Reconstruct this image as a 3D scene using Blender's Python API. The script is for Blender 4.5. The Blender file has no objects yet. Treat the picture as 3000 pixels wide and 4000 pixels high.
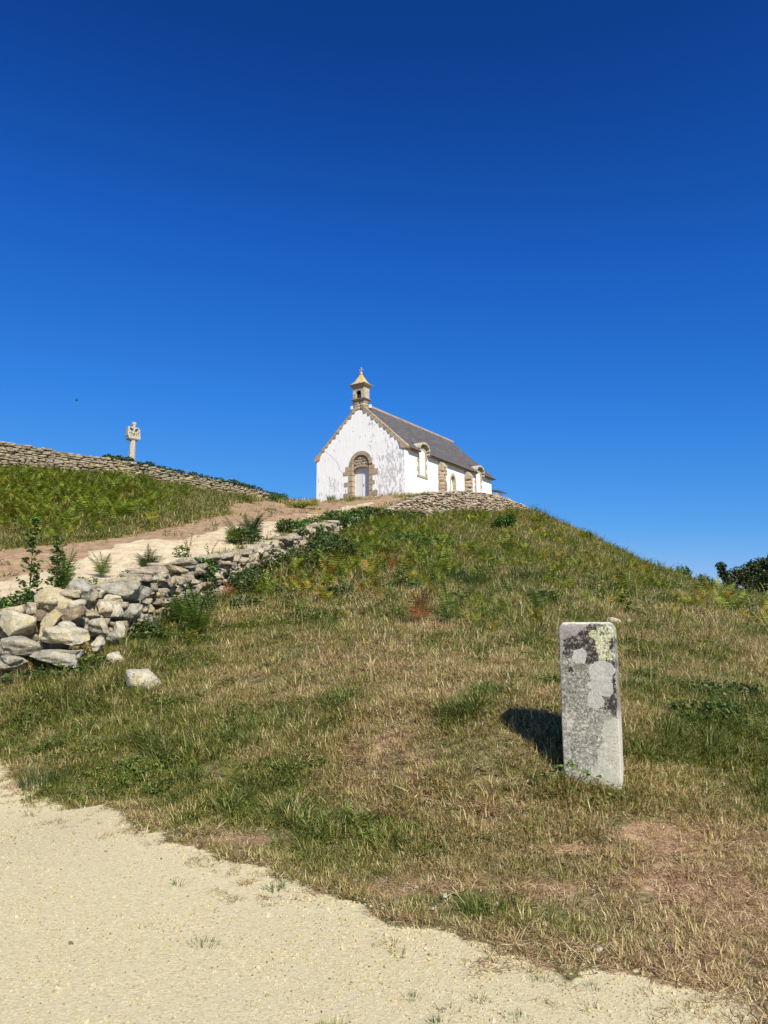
import bpy, bmesh, math, random
import numpy as np
from mathutils import Vector, Matrix, Euler

# ---------------------------------------------------------------- camera, sky, sun, exposure
S = bpy.context.scene
COL = S.collection
cam_d = bpy.data.cameras.new('camera'); cam = bpy.data.objects.new('camera', cam_d); COL.objects.link(cam)
cam.location = (0, 0, 1.6); cam.rotation_euler = (math.radians(90 + 8.96), 0, 0)
cam_d.sensor_fit = 'VERTICAL'; cam_d.sensor_height = 36; cam_d.lens = 26.55
cam_d.clip_start = .05; cam_d.clip_end = 5000
S.camera = cam
SUN_AZ, SUN_EL = 155.5, 41.0
W = bpy.data.worlds.new('World'); S.world = W; W.use_nodes = True
nt = W.node_tree; nt.nodes.clear()
sky = nt.nodes.new('ShaderNodeTexSky'); sky.sky_type = 'NISHITA'; sky.sun_disc = False
sky.sun_elevation = math.radians(SUN_EL); sky.sun_rotation = math.radians(SUN_AZ)
sky.altitude = 0; sky.air_density = 1.0; sky.dust_density = 0.1; sky.ozone_density = 5.0
# the phone's rendering of a polarised late summer sky: Nishita scaled, then toned per channel (for every ray alike)
sc_ = nt.nodes.new('ShaderNodeVectorMath'); sc_.operation = 'SCALE'; sc_.inputs['Scale'].default_value = .1
cv = nt.nodes.new('ShaderNodeRGBCurve')
for ch, pts in ((0, [(0, 0), (.063, .0044), (.096, .0123), (.165, .036), (.30, .11), (.45, .27), (1, .8)]), (1, [(0, 0), (.122, .051), (.18, .118), (.30, .232), (.47, .36), (.63, .49), (1, .80)]), (2, [(0, 0), (.247, .267), (.352, .53), (.53, .75), (.72, .855), (1, .95)])):
    c_ = cv.mapping.curves[ch]
    c_.points[0].location = pts[0]; c_.points[1].location = pts[-1]
    for p_ in pts[1:-1]: c_.points.new(*p_)
    for p_ in c_.points: p_.handle_type = 'VECTOR'
cv.mapping.update()
EXPO = .5
bg = nt.nodes.new('ShaderNodeBackground'); bg.inputs[1].default_value = 2 ** -EXPO
wo = nt.nodes.new('ShaderNodeOutputWorld')
nt.links.new(sky.outputs[0], sc_.inputs[0]); nt.links.new(sc_.outputs[0], cv.inputs['Color'])
nt.links.new(cv.outputs[0], bg.inputs[0]); nt.links.new(bg.outputs[0], wo.inputs[0])
sd = bpy.data.lights.new('sun', 'SUN'); sun = bpy.data.objects.new('sun', sd); COL.objects.link(sun)
sd.energy = 4.9; sd.angle = math.radians(.53); sd.color = (1, .94, .82)
_a, _e = math.radians(SUN_AZ), math.radians(SUN_EL)
sun.rotation_euler = Vector((math.sin(_a) * math.cos(_e), math.cos(_a) * math.cos(_e), math.sin(_e))).to_track_quat('Z', 'Y').to_euler()
S.view_settings.view_transform = 'Standard'; S.view_settings.look = 'None'
S.view_settings.exposure = EXPO; S.view_settings.gamma = 1; S.view_settings.use_curve_mapping = False

# ---------------------------------------------------------------- terrain functions (world metres)
FRONT_PTS = [(-2.0,3.2,0),(-2.7,5.6,0),(-4.6,9.2,.08),(-5.08,10.3,.45),(-5.56,11.2,.78),(-5.99,12.0,1.07),(-2.95,7.6,.0),(-3.5,8.9,.33),(-4.46,11.2,.92),(-4.72,12.3,1.3),(-4.51,14.3,1.72),(-3.95,18.0,2.41),(-3.47,20.5,3.07),(-2.86,24.0,3.9),(-2.39,28.0,4.85),(-1.2,35.0,6.51),(.42,41.0,7.89),(0,4.45,0),(0,5.7,.09),(0,7.0,.39),(0,8.2,.73),(0,10.3,1.14),(0,12.7,1.6),(0,17.5,2.56),(0,25.0,4.25),(0,32.0,5.87),(-1.23,5.5,.03),(-1.73,7.6,.29),(-2.39,10.3,.81),(-3.09,13.2,1.45),(1.56,6.0,.38),(1.45,6.35,.52),(1.15,7.0,.86),(2.12,8.0,.99),(1.94,6.6,.6),(1.92,9.6,1.17),(1.64,4.7,.05),(2.18,6.1,.36),(3.02,8.3,.96),(3.35,12.5,1.6),(5.02,12.5,1.6),(6.53,13.0,1.6),(4.27,8.6,.94),(3.02,6.2,.36),(4.85,18.0,2.29),(7.04,26.0,3.47),(4.26,21.0,2.76),(3.67,27.0,4.0),(4.92,36.0,6.03),(8.07,20.0,2.16),(10.08,20.0,2.03),(13.63,27.0,2.3),(10.77,29.0,3.1),(16.95,38.0,3.45),(17.18,34.0,2.6),(15.64,46.0,5.7),(13.93,51.0,7.88),(10.3,53.6,10.0),(1.46,42.5,7.65),(3.02,44.0,8.0),(4.68,45.5,8.4),(7.57,49.0,9.05),(2.25,33.0,5.55),(1.22,18.0,2.59),
(-10,-5,0),(0,-5,0),(10,-5,0),(0,1,0),(-6,1,0),(6,1,0),(3,2.6,0),(-2,1.5,0),(10,3,0),(-12,4,0),(-7.5,9.3,.1),(-9,11,.9),(0,3.4,0),(1.2,3.4,0),(-5,6,0),(2.6,4.2,.02),(5,4.2,.05),
(14,60,7.4),(18,55,4.6),(20,64,3.6),(26,50,2.0),(30,44,1.5),(35,60,.5),(25,75,2),(45,30,1.5),(22,18,1.7),(40,10,.5),(20,5,.2),(14,72,6),(0,85,3)]
PATH_PTS = [(-6.15,12.2,1.88),(-5.22,12.9,2.22),(-4.71,14.8,2.59),(-4.45,16.4,2.89),(-4.08,18.5,3.28),(-3.5,22.8,4.25),(-2.46,28.7,5.63),(-1.22,35.5,7.01),(.42,41.0,7.89),(-8.13,16.0,2.8),(-11.26,22.0,4.31),(-15.48,30.0,6.85),(-19.2,37.0,9.15),(-21.07,40.5,10.45),(-7.15,17.5,3.39),(-11.54,28.0,6.21),(-16.91,40.7,10.1),(-6.89,20.2,4.02),(-10.31,30.0,6.54),(-14.88,43.0,10.3),(-6.56,24.0,4.8),(-9.35,34.0,7.43),(-12.35,44.7,10.2),(-6.17,30.0,6.12),(-7.63,37.0,7.82),(-9.62,46.5,9.95),(-6.89,44.5,9.23),(-4.12,48.0,9.58),(-3.6,42.0,8.07),(-4.52,33.0,6.23),(-1.6,46.5,9.5),(0,45.5,9.37),(1.6,46.5,9.77),(-4.52,51.5,10.45),(-2.06,50.0,10.39),(1.31,47.5,10.15),(-6.88,50.0,10.3),
(0,55,10.5),(5,60,10.4),(12,70,10.2),(-10,60,10.8),(-20,60,11.2),(-16,46.5,11.1),(-24,44,11.4),(3.5,47.7,10.2),(6,51.3,10.3),(9,55.5,10.2),(11.2,60,10.1),(-14,15,2.6),(-20,20,4),(-30,30,7),(-34,45,11),(-12,10,1.2),(-30,10,1.5)]
STEP_LINE = [(-60,6),(-14,10.2),(-7.1,11.9),(-6.07,12.15),(-5.07,12.6),(-4.62,14.6),(-4.0,18.2),(-3.41,22.3),(-2.42,28.3),(-1.2,35.0),(.22,41.2),(.89,43.0),(1.51,44.0),(2.32,45.0),(3.17,46.0),(4.05,47.0),(4.96,48.0),(6.96,50.5),(8.75,53.0),(10.58,55.0),(13.0,60),(13.5,72),(0,90),(-60,95)]
def _fit(pts):
    p=np.array(pts,float); n=len(p)
    d=np.linalg.norm(p[:,None,:2]-p[None,:,:2],axis=2)
    K=d*1.0                                   # linear (biharmonic 3d) kernel: no overshoot
    K=np.sqrt(d*d+1.2)                        # multiquadric, smooth
    A=np.zeros((n+3,n+3)); A[:n,:n]=K-np.eye(n)*0.05
    A[:n,n]=1;A[:n,n+1:]=p[:,:2];A[n,:n]=1;A[n+1:,:n]=p[:,:2].T
    w=np.linalg.solve(A,np.concatenate([p[:,2],[0,0,0]]))
    return p,w
_FP=_fit(FRONT_PTS);_PP=_fit(PATH_PTS)
def _ev(F,x,y):
    p,w=F; n=len(p); out=w[n]+w[n+1]*x+w[n+2]*y
    for i in range(n): out=out+w[i]*np.sqrt((x-p[i,0])**2+(y-p[i,1])**2+1.2)
    return out
def side(x,y):
    """signed distance to the step line, positive on the upper (left/plateau) side"""
    best=np.full(np.shape(x),1e9);sg=np.ones(np.shape(x))
    L=STEP_LINE
    for (ax,ay),(bx,by) in zip(L[:-1],L[1:]):
        dx,dy=bx-ax,by-ay;l=dx*dx+dy*dy
        t=np.clip(((x-ax)*dx+(y-ay)*dy)/l,0,1)
        qx,qy=x-ax-t*dx,y-ay-t*dy
        d=np.sqrt(qx*qx+qy*qy);cr=dx*qy-dy*qx
        m=d<best-1e-9
        best=np.where(m,d,best);sg=np.where(m,np.sign(cr),sg)
    return best*sg
def sstep(a,b,v):
    t=np.clip((v-a)/(b-a),0,1);return t*t*(3-2*t)
_R=np.random.RandomState(5)
_TAB=_R.rand(64,64)
def vnoise(x,y,s):
    x=np.asarray(x)/s+31.7;y=np.asarray(y)/s+17.3
    xi=np.floor(x).astype(int);yi=np.floor(y).astype(int);fx=x-xi;fy=y-yi
    fx=fx*fx*(3-2*fx);fy=fy*fy*(3-2*fy)
    a=_TAB[xi%64,yi%64];b=_TAB[(xi+1)%64,yi%64];c=_TAB[xi%64,(yi+1)%64];d=_TAB[(xi+1)%64,(yi+1)%64]
    return (a*(1-fx)+b*fx)*(1-fy)+(c*(1-fx)+d*fx)*fy
def fbm(x,y,s,o=4):
    v=0;a=.5
    for i in range(o): v=v+a*vnoise(x+i*7.1,y-i*3.7,s/2**i);a*=.5
    return v/(1-.5**o)
def height(x,y,bumps=True):
    x=np.asarray(x,float);y=np.asarray(y,float)
    s=side(x,y)
    f=_ev(_FP,x,y);p=_ev(_PP,x,y)
    h=f+(p-f)*sstep(-.12,.12,s)
    r=np.sqrt(x*x+(y-25)**2)
    h=h*(1-sstep(60,130,r))
    if bumps:
        g=1-gravel(x,y)*1.0
        k=np.clip((np.hypot(x,y)-3)/12,.25,1.4)*np.clip(g,.12,1)
        h=h+k*((fbm(x,y,1.3,3)-.5)*.13)+g*(fbm(x,y,.35,2)-.5)*.05*np.clip(k,0,.6)
    return h
def inpoly(poly,x,y):
    c=np.zeros(np.shape(x),bool);n=len(poly)
    for i in range(n):
        x1,y1=poly[i];x2,y2=poly[i-1]
        if y1==y2: continue
        c^=((y1>y)!=(y2>y))&(x<(x2-x1)*(y-y1)/(y2-y1)+x1)
    return c
def pdist(L,x,y,closed=False):
    best=np.full(np.shape(x),1e9)
    Q=list(L)+([L[0]] if closed else [])
    for (ax,ay),(bx,by) in zip(Q[:-1],Q[1:]):
        dx,dy=bx-ax,by-ay;l=dx*dx+dy*dy+1e-9
        t=np.clip(((x-ax)*dx+(y-ay)*dy)/l,0,1)
        best=np.minimum(best,np.hypot(x-ax-t*dx,y-ay-t*dy))
    return best
GRAVEL_POLY=[(-60,-60),(60,-60),(60,2.2),(5,2.6),(1.75,3.5),(1.22,3.76),(.83,3.93),(.41,4.21),(0,4.5),(-.35,4.92),(-.68,5.2),(-1.16,5.75),(-1.67,6.25),(-2.5,7.0),(-3.7,8.1),(-4.6,9.3),(-8,10.0),(-30,8),(-60,2)]
def psd(poly,x,y):
    d=pdist(poly,x,y,True);return np.where(inpoly(poly,x,y),d,-d)
def gravel(x,y):
    return sstep(-.12,.16,psd(GRAVEL_POLY,x,y)+(fbm(x,y,.7,4)-.5)*.75+(fbm(x,y,.12,2)-.5)*.16)

# ---------------------------------------------------------------- helpers
def tag(o, label=None, cat=None, group=None, kind=None):
    if label: o['label'] = label
    if cat: o['category'] = cat
    if group: o['group'] = group
    if kind: o['kind'] = kind
    return o
def empty(name, loc=(0, 0, 0), rz=0, **k):
    o = bpy.data.objects.new(name, None); COL.objects.link(o)
    o.location = loc; o.rotation_euler = (0, 0, rz); o.empty_display_size = .2
    return tag(o, **k)
class MB:
    def __init__(s): s.v = []; s.f = []; s.m = []; s.sm = []; s.n = 0; s.att = []
    def add(s, v, f, m=0, smooth=False, att=0.0):
        v = np.asarray(v, float).reshape(-1, 3); o = s.n
        s.v.append(v); s.f += [tuple(i + o for i in q) for q in f]; s.m += [m] * len(f); s.sm += [smooth] * len(f)
        s.att.append(np.full(len(v), att) if np.isscalar(att) else np.asarray(att, float)); s.n += len(v)
    def box(s, c, d, R=None, m=0, taper=1.0, smooth=False):
        x, y, z = d[0] / 2, d[1] / 2, d[2] / 2; t = taper
        v = np.array([(-x, -y, -z), (x, -y, -z), (x, y, -z), (-x, y, -z), (-x * t, -y * t, z), (x * t, -y * t, z), (x * t, y * t, z), (-x * t, y * t, z)])
        if R is not None: v = v @ np.array(R).T
        s.add(v + np.array(c), [(0, 3, 2, 1), (4, 5, 6, 7), (0, 1, 5, 4), (1, 2, 6, 5), (2, 3, 7, 6), (3, 0, 4, 7)], m, smooth)
    def prism(s, pts, y0, y1, m=0):
        """outline in the XZ plane pushed from y0 to y1"""
        n = len(pts)
        a = sum(pts[i - 1][0] * pts[i][1] - pts[i][0] * pts[i - 1][1] for i in range(n))
        if a < 0: pts = pts[::-1]
        v = [(x, y0, z) for x, z in pts] + [(x, y1, z) for x, z in pts]
        f = [tuple(range(n)), tuple(range(2 * n - 1, n - 1, -1))] + [(i, i + n, (i + 1) % n + n, (i + 1) % n) for i in range(n)]
        s.add(v, f, m)
    def lathe(s, prof, seg=8, c=(0, 0, 0), rot=0, m=0, smooth=False, sx=1, sy=1):
        v = []; 
        for r, z in prof:
            for k in range(seg):
                a = rot + 2 * math.pi * k / seg; v.append((c[0] + sx * r * math.cos(a), c[1] + sy * r * math.sin(a), c[2] + z))
        f = []
        for j in range(len(prof) - 1):
            for k in range(seg): f.append((j * seg + k, j * seg + (k + 1) % seg, (j + 1) * seg + (k + 1) % seg, (j + 1) * seg + k))
        f.append(tuple(range(seg - 1, -1, -1))); L = (len(prof) - 1) * seg; f.append(tuple(L + k for k in range(seg)))
        s.add(v, f, m, smooth)
    def tube(s, pts, rad, seg=6, m=0):
        pts = [Vector(p) for p in pts]; v = []; n = len(pts)
        for i, p in enumerate(pts):
            d = (pts[min(i + 1, n - 1)] - pts[max(i - 1, 0)]).normalized()
            a = d.orthogonal().normalized(); b = d.cross(a)
            r = rad[i] if hasattr(rad, '__len__') else rad
            for k in range(seg):
                t = 2 * math.pi * k / seg; v.append(p + (a * math.cos(t) + b * math.sin(t)) * r)
        f = [(j * seg + k, j * seg + (k + 1) % seg, (j + 1) * seg + (k + 1) % seg, (j + 1) * seg + k) for j in range(n - 1) for k in range(seg)]
        f += [tuple(range(seg - 1, -1, -1)), tuple((n - 1) * seg + k for k in range(seg))]
        s.add([tuple(q) for q in v], f, m, True)
    def mesh(s, name, mats):
        me = bpy.data.meshes.new(name)
        V = np.concatenate(s.v) if s.v else np.zeros((0, 3))
        me.from_pydata(V.tolist(), [], s.f)
        for q in (mats if isinstance(mats, (list, tuple)) else [mats]): me.materials.append(q)
        me.polygons.foreach_set('material_index', s.m); me.polygons.foreach_set('use_smooth', s.sm)
        a = me.attributes.new('rnd', 'FLOAT', 'POINT'); a.data.foreach_set('value', np.concatenate(s.att))
        me.update(); return me
    def build(s, name, mats, parent=None, loc=(0, 0, 0), link=True, **k):
        o = bpy.data.objects.new(name, s.mesh(name, mats)); o.location = loc
        if link: COL.objects.link(o)
        if parent: o.parent = parent
        return tag(o, **k)

# ---------------------------------------------------------------- node helpers
class NT:
    def __init__(s, name):
        s.mat = bpy.data.materials.new(name); s.mat.use_nodes = True; s.t = s.mat.node_tree; s.t.nodes.clear()
        s.out = s.t.nodes.new('ShaderNodeOutputMaterial'); s.b = s.t.nodes.new('ShaderNodeBsdfPrincipled')
        s.t.links.new(s.b.outputs[0], s.out.inputs[0]); s.b.inputs['Roughness'].default_value = .9
        s.b.inputs['Specular IOR Level'].default_value = .25
    def n(s, ty, **k):
        q = s.t.nodes.new('ShaderNode' + ty)
        for a, b in k.items(): setattr(q, a, b)
        return q
    def set(s, sock, v):
        if isinstance(v, bpy.types.NodeSocket): s.t.links.new(v, sock)
        elif v is not None:
            if isinstance(v, (tuple, list)) and len(v) == 3 and sock.type == 'RGBA': v = (*v, 1)
            sock.default_value = v
    def obj(s): return s.n('TexCoord').outputs['Object']
    def pos(s): return s.n('NewGeometry').outputs['Position']
    def island(s): return s.n('NewGeometry').outputs['Random Per Island']
    def attr(s, name, inst=False, col=False):
        q = s.n('Attribute'); q.attribute_name = name
        if inst: q.attribute_type = 'INSTANCER'
        return q.outputs['Color' if col else 'Fac']
    def noise(s, vec, scale, detail=4, rough=.6, color=False, dist=0):
        q = s.n('TexNoise'); s.set(q.inputs['Vector'], vec); q.inputs['Scale'].default_value = scale
        q.inputs['Detail'].default_value = detail; q.inputs['Roughness'].default_value = rough; q.inputs['Distortion'].default_value = dist
        return q.outputs['Color' if color else 'Fac']
    def voro(s, vec, scale, out='Distance', feature='F1', rand=1):
        q = s.n('TexVoronoi'); q.feature = feature; s.set(q.inputs['Vector'], vec); q.inputs['Scale'].default_value = scale
        q.inputs['Randomness'].default_value = rand
        return q.outputs[out]
    def math(s, op, a, b=None, c=None, clamp=False):
        q = s.n('Math', operation=op); q.use_clamp = clamp; s.set(q.inputs[0], a)
        if b is not None: s.set(q.inputs[1], b)
        if c is not None: s.set(q.inputs[2], c)
        return q.outputs[0]
    def step(s, v, a, b, lo=0, hi=1):
        q = s.n('MapRange'); q.interpolation_type = 'SMOOTHSTEP'; s.set(q.inputs[0], v)
        for i, x in zip((1, 2, 3, 4), (a, b, lo, hi)): s.set(q.inputs[i], x)
        return q.outputs[0]
    def mix(s, f, a, b, mode='MIX'):
        q = s.n('Mix', data_type='RGBA', blend_type=mode); s.set(q.inputs[0], f); s.set(q.inputs[6], a); s.set(q.inputs[7], b)
        return q.outputs[2]
    def ramp(s, v, stops):
        q = s.n('ValToRGB'); s.set(q.inputs[0], v); e = q.color_ramp.elements
        while len(e) < len(stops): e.new(.5)
        for i, (p, c) in enumerate(stops): e[i].position = p; e[i].color = (*c, 1)
        return q.outputs[0]
    def mapv(s, vec, scale=(1, 1, 1), loc=(0, 0, 0), rot=(0, 0, 0)):
        q = s.n('Mapping'); s.set(q.inputs[0], vec); q.inputs['Scale'].default_value = scale; q.inputs['Location'].default_value = loc; q.inputs['Rotation'].default_value = rot
        return q.outputs[0]
    def vadd(s, a, b, op='ADD'):
        q = s.n('VectorMath', operation=op); s.set(q.inputs[0], a); s.set(q.inputs[1], b); return q.outputs[0]
    def vscale(s, a, k):
        q = s.n('VectorMath', operation='SCALE'); s.set(q.inputs[0], a); q.inputs['Scale'].default_value = k; return q.outputs[0]
    def sep(s, v):
        q = s.n('SeparateXYZ'); s.set(q.inputs[0], v); return q.outputs
    def color(s, c): s.set(s.b.inputs['Base Color'], c)
    def bump(s, h, strength=.5, dist=.02):
        q = s.n('Bump'); q.inputs['Strength'].default_value = strength; q.inputs['Distance'].default_value = dist
        s.set(q.inputs['Height'], h); s.set(s.b.inputs['Normal'], q.outputs[0])
    def translucent(s, c, k):
        tr = s.n('BsdfTranslucent'); s.set(tr.inputs[0], c); m = s.n('MixShader'); m.inputs[0].default_value = k
        s.t.links.new(s.b.outputs[0], m.inputs[1]); s.t.links.new(tr.outputs[0], m.inputs[2]); s.t.links.new(m.outputs[0], s.out.inputs[0])

def mat_ground():
    m = NT('ground'); p = m.pos()
    big = m.noise(p, .9, 5, .65); fine = m.noise(p, 14, 5, .7); sp = m.noise(p, 60, 3, .7)
    soil = m.ramp(m.math('ADD', m.math('MULTIPLY', fine, .5), m.math('MULTIPLY', sp, .5)), [(.38, (.035, .026, .012)), (.5, (.16, .12, .055)), (.62, (.38, .30, .15))])
    olive = m.ramp(m.math('ADD', m.math('MULTIPLY', fine, .5), m.math('MULTIPLY', sp, .5)), [(.38, (.022, .026, .008)), (.5, (.10, .10, .032)), (.62, (.26, .23, .09))])
    base = m.mix(m.step(big, .4, .62), olive, soil)
    dirt = m.ramp(m.math('ADD', m.math('MULTIPLY', m.noise(p, 5, 6, .7), .7), m.math('MULTIPLY', sp, .3)), [(.33, (.13, .085, .045)), (.52, (.32, .21, .12)), (.7, (.45, .345, .215))])
    c = m.mix(m.step(m.math('ADD', m.attr('dirt'), m.math('MULTIPLY', m.math('SUBTRACT', m.noise(p, 3.5, 5, .7), .5), .9)), .35, .65), base, dirt)
    ve = m.voro(p, 70, 'Color'); sv = m.sep(ve)[0]
    pebc = m.ramp(sv, [(0, (.33, .28, .13)), (.25, (.46, .40, .23)), (.8, (.54, .475, .285)), (1, (.64, .585, .40))])
    gr = m.mix(.5, m.ramp(m.noise(p, 75, 5, .85), [(.34, (.24, .19, .085)), (.45, (.48, .415, .235)), (.56, (.57, .50, .30)), (.68, (.68, .62, .42))]), pebc)
    gr = m.mix(m.step(m.noise(p, 1.1, 5, .65), .38, .66, 0, .55), gr, m.mix(.5, gr, (.50, .44, .28)))
    c = m.mix(m.step(m.math('ADD', m.attr('gravel'), m.math('MULTIPLY', m.math('SUBTRACT', m.noise(p, 9, 5, .75), .5), 1.0)), .4, .62), c, gr)
    pa = m.ramp(m.math('ADD', m.math('MULTIPLY', m.noise(m.mapv(p, (1, .5, 1)), 3.4, 8, .85), .7), m.math('MULTIPLY', fine, .3)), [(.38, (.26, .18, .10)), (.47, (.48, .385, .235)), (.62, (.64, .55, .38))])
    c = m.mix(m.step(m.math('ADD', m.attr('path'), m.math('MULTIPLY', m.math('SUBTRACT', m.noise(p, 1.6, 5, .7), .5), .8)), .38, .62), c, pa)
    m.color(c)
    h = m.math('ADD', m.math('MULTIPLY', m.voro(p, 60), .25), m.math('ADD', m.math('MULTIPLY', m.noise(p, 55, 4, .7), .3), m.math('MULTIPLY', m.math('MULTIPLY', m.noise(p, 3.2, 5, .7), 3.0), m.step(m.attr('gravel'), .9, .1))))
    h = m.math('MULTIPLY', h, m.step(m.attr('gravel'), .2, .9, 1, .45))
    m.bump(h, .75, .02)
    return m.mat
def mat_rock(name, cols, lich=(.62, .60, .50), yel=.0, scale=1.0, dark=.35, island=True, bumpd=.02):
    m = NT(name); p = m.obj()
    if island:
        r = m.island(); p = m.vadd(p, m.vscale(m.n('CombineXYZ').outputs[0], 1)) if False else p
    n1 = m.noise(p, 4 * scale, 7, .7); n2 = m.noise(p, 26 * scale, 5, .75)
    c = m.ramp(m.math('ADD', m.math('MULTIPLY', n1, .55), m.math('MULTIPLY', n2, .45)), [(.36, cols[0]), (.5, cols[1]), (.64, cols[2])])
    if island:
        c = m.mix(m.step(r, .5, 1, 0, .45), c, m.mix(1, c, cols[3], 'MULTIPLY'))
        c = m.mix(1, c, m.ramp(m.math('FRACT', m.math('MULTIPLY', r, 7.13)), [(0, (.70, .68, .64)), (.5, (1, 1, 1)), (1, (1.0, .93, .82))]), 'MULTIPLY')
    c = m.mix(m.step(m.noise(p, 7 * scale, 6, .75), .56, .66), c, lich)
    if yel: c = m.mix(m.math('MULTIPLY', m.step(m.noise(m.vadd(p, (9, 3, 5)), 2.5 * scale, 5, .7), .52, .6), yel), c, (.58, .47, .22))
    c = m.mix(m.math('MULTIPLY', m.step(m.noise(m.vadd(p, (3, 7, 1)), 11 * scale, 6, .8), .58, .68), dark), c, (.05, .045, .035))
    m.color(c); m.bump(m.math('ADD', m.math('MULTIPLY', m.noise(p, 9 * scale, 8, .75), 1.4), m.math('MULTIPLY', m.voro(p, 30 * scale), .3)), .9, bumpd)
    return m.mat
def mat_blade(name, greens, straws, trans=.3, rough=.55, bias=0.0):
    """leaf colour: a green ramp and a straw ramp, chosen by the blade's own random value and the dryness of the spot"""
    m = NT(name); r = m.attr('rnd'); d = m.attr('dry', inst=True); ir = m.attr('irnd', inst=True)
    v = m.math('FRACT', m.math('ADD', r, m.math('MULTIPLY', ir, 3.7)))
    g = m.ramp(v, [(0, greens[0]), (.5, greens[1]), (1, greens[2])]); s = m.ramp(v, [(0, straws[0]), (.5, straws[1]), (1, straws[2])])
    k = m.step(m.math('ADD', m.math('SUBTRACT', d, m.math('FRACT', m.math('ADD', m.math('MULTIPLY', r, 5.3), ir))), bias), -.08, .08)
    c = m.mix(k, g, s); m.color(c); m.b.inputs['Roughness'].default_value = rough; m.b.inputs['Specular IOR Level'].default_value = .35
    m.translucent(c, trans); return m.mat
def mat_leaf(name, cols, trans=.3, rough=.5):
    m = NT(name); r = m.attr('rnd'); c = m.ramp(r, [(0, cols[0]), (.45, cols[1]), (.85, cols[2]), (1, cols[3] if len(cols) > 3 else cols[2])])
    m.color(c); m.b.inputs['Roughness'].default_value = rough; m.b.inputs['Specular IOR Level'].default_value = .4; m.translucent(c, trans); return m.mat
def mat_plain(name, c, rough=.8, var=.15, scale=8, metal=0):
    m = NT(name); n = m.noise(m.obj(), scale, 6, .7); a = tuple(x * (1 - var) for x in c); b = tuple(min(1, x * (1 + var)) for x in c)
    m.color(m.ramp(n, [(.35, a), (.65, b)])); m.b.inputs['Roughness'].default_value = rough; m.b.inputs['Metallic'].default_value = metal
    m.bump(n, .3, .01); return m.mat
M = {}
M['ground'] = mat_ground()
M['dry_wall'] = mat_rock('dry_stone', [(.11, .092, .062), (.25, .215, .15), (.40, .35, .255), (1.0, .82, .66)], lich=(.50, .47, .38), yel=.3, scale=.8, dark=.5)
M['ret_wall'] = mat_rock('pinkish_stone', [(.17, .135, .105), (.37, .31, .24), (.54, .47, .38), (1.0, .86, .74)], lich=(.56, .51, .42), yel=.2, scale=.8, dark=.45)
M['rubble'] = mat_rock('rubble_stone', [(.13, .11, .08), (.38, .335, .25), (.58, .53, .42), (.9, .82, .72)], lich=(.62, .58, .47), yel=.25, scale=1.8, dark=.75, bumpd=.035)
M['rock_grey'] = mat_rock('grey_boulder', [(.14, .13, .095), (.36, .335, .26), (.53, .50, .41), (1, 1, 1)], lich=(.58, .55, .45), yel=.2, scale=2.4, dark=.7, island=False, bumpd=.035)
M['rock_pale'] = mat_rock('pale_boulder', [(.24, .205, .14), (.52, .465, .335), (.68, .63, .49), (1, 1, 1)], lich=(.68, .64, .50), yel=.5, scale=2.4, dark=.55, island=False, bumpd=.035)
M['rock_yellow'] = mat_rock('yellow_boulder', [(.28, .22, .12), (.50, .42, .25), (.62, .55, .38), (1, 1, 1)], lich=(.68, .63, .47), yel=.8, scale=2.4, dark=.45, island=False, bumpd=.035)
M['rock_brown'] = mat_rock('brown_boulder', [(.10, .075, .05), (.24, .185, .12), (.38, .31, .22), (1, 1, 1)], lich=(.50, .45, .34), yel=.3, scale=2.4, dark=.6, island=False, bumpd=.035)
M['granite'] = mat_rock('dressed_granite', [(.21, .165, .115), (.37, .30, .215), (.50, .42, .32), (1, .9, .78)], lich=(.55, .50, .40), yel=.25, scale=2.2, dark=.45)
M['granite_light'] = mat_rock('pale_granite', [(.30, .26, .20), (.47, .42, .33), (.58, .53, .44), (1, .92, .82)], lich=(.62, .59, .50), yel=.15, scale=2.2, dark=.3)
M['calvary'] = mat_rock('calvary_granite', [(.18, .165, .13), (.42, .395, .32), (.56, .53, .44), (1, 1, 1)], lich=(.70, .68, .60), yel=.15, scale=2.5, dark=.6, island=False)
def mat_pebble():
    m = NT('gravel_pebble'); r = m.attr('irnd', inst=True)
    c = m.ramp(r, [(0, (.15, .10, .055)), (.05, (.30, .235, .13)), (.22, (.44, .37, .20)), (.6, (.56, .485, .28)), (.85, (.60, .53, .345)), (.97, (.42, .37, .26))])
    m.color(m.mix(m.noise(m.obj(), 3, 4, .7), m.mix(1, c, (.75, .72, .68), 'MULTIPLY'), c)); m.b.inputs['Roughness'].default_value = 1; m.b.inputs['Specular IOR Level'].default_value = .05; return m.mat
M['pebble'] = mat_pebble()
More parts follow.
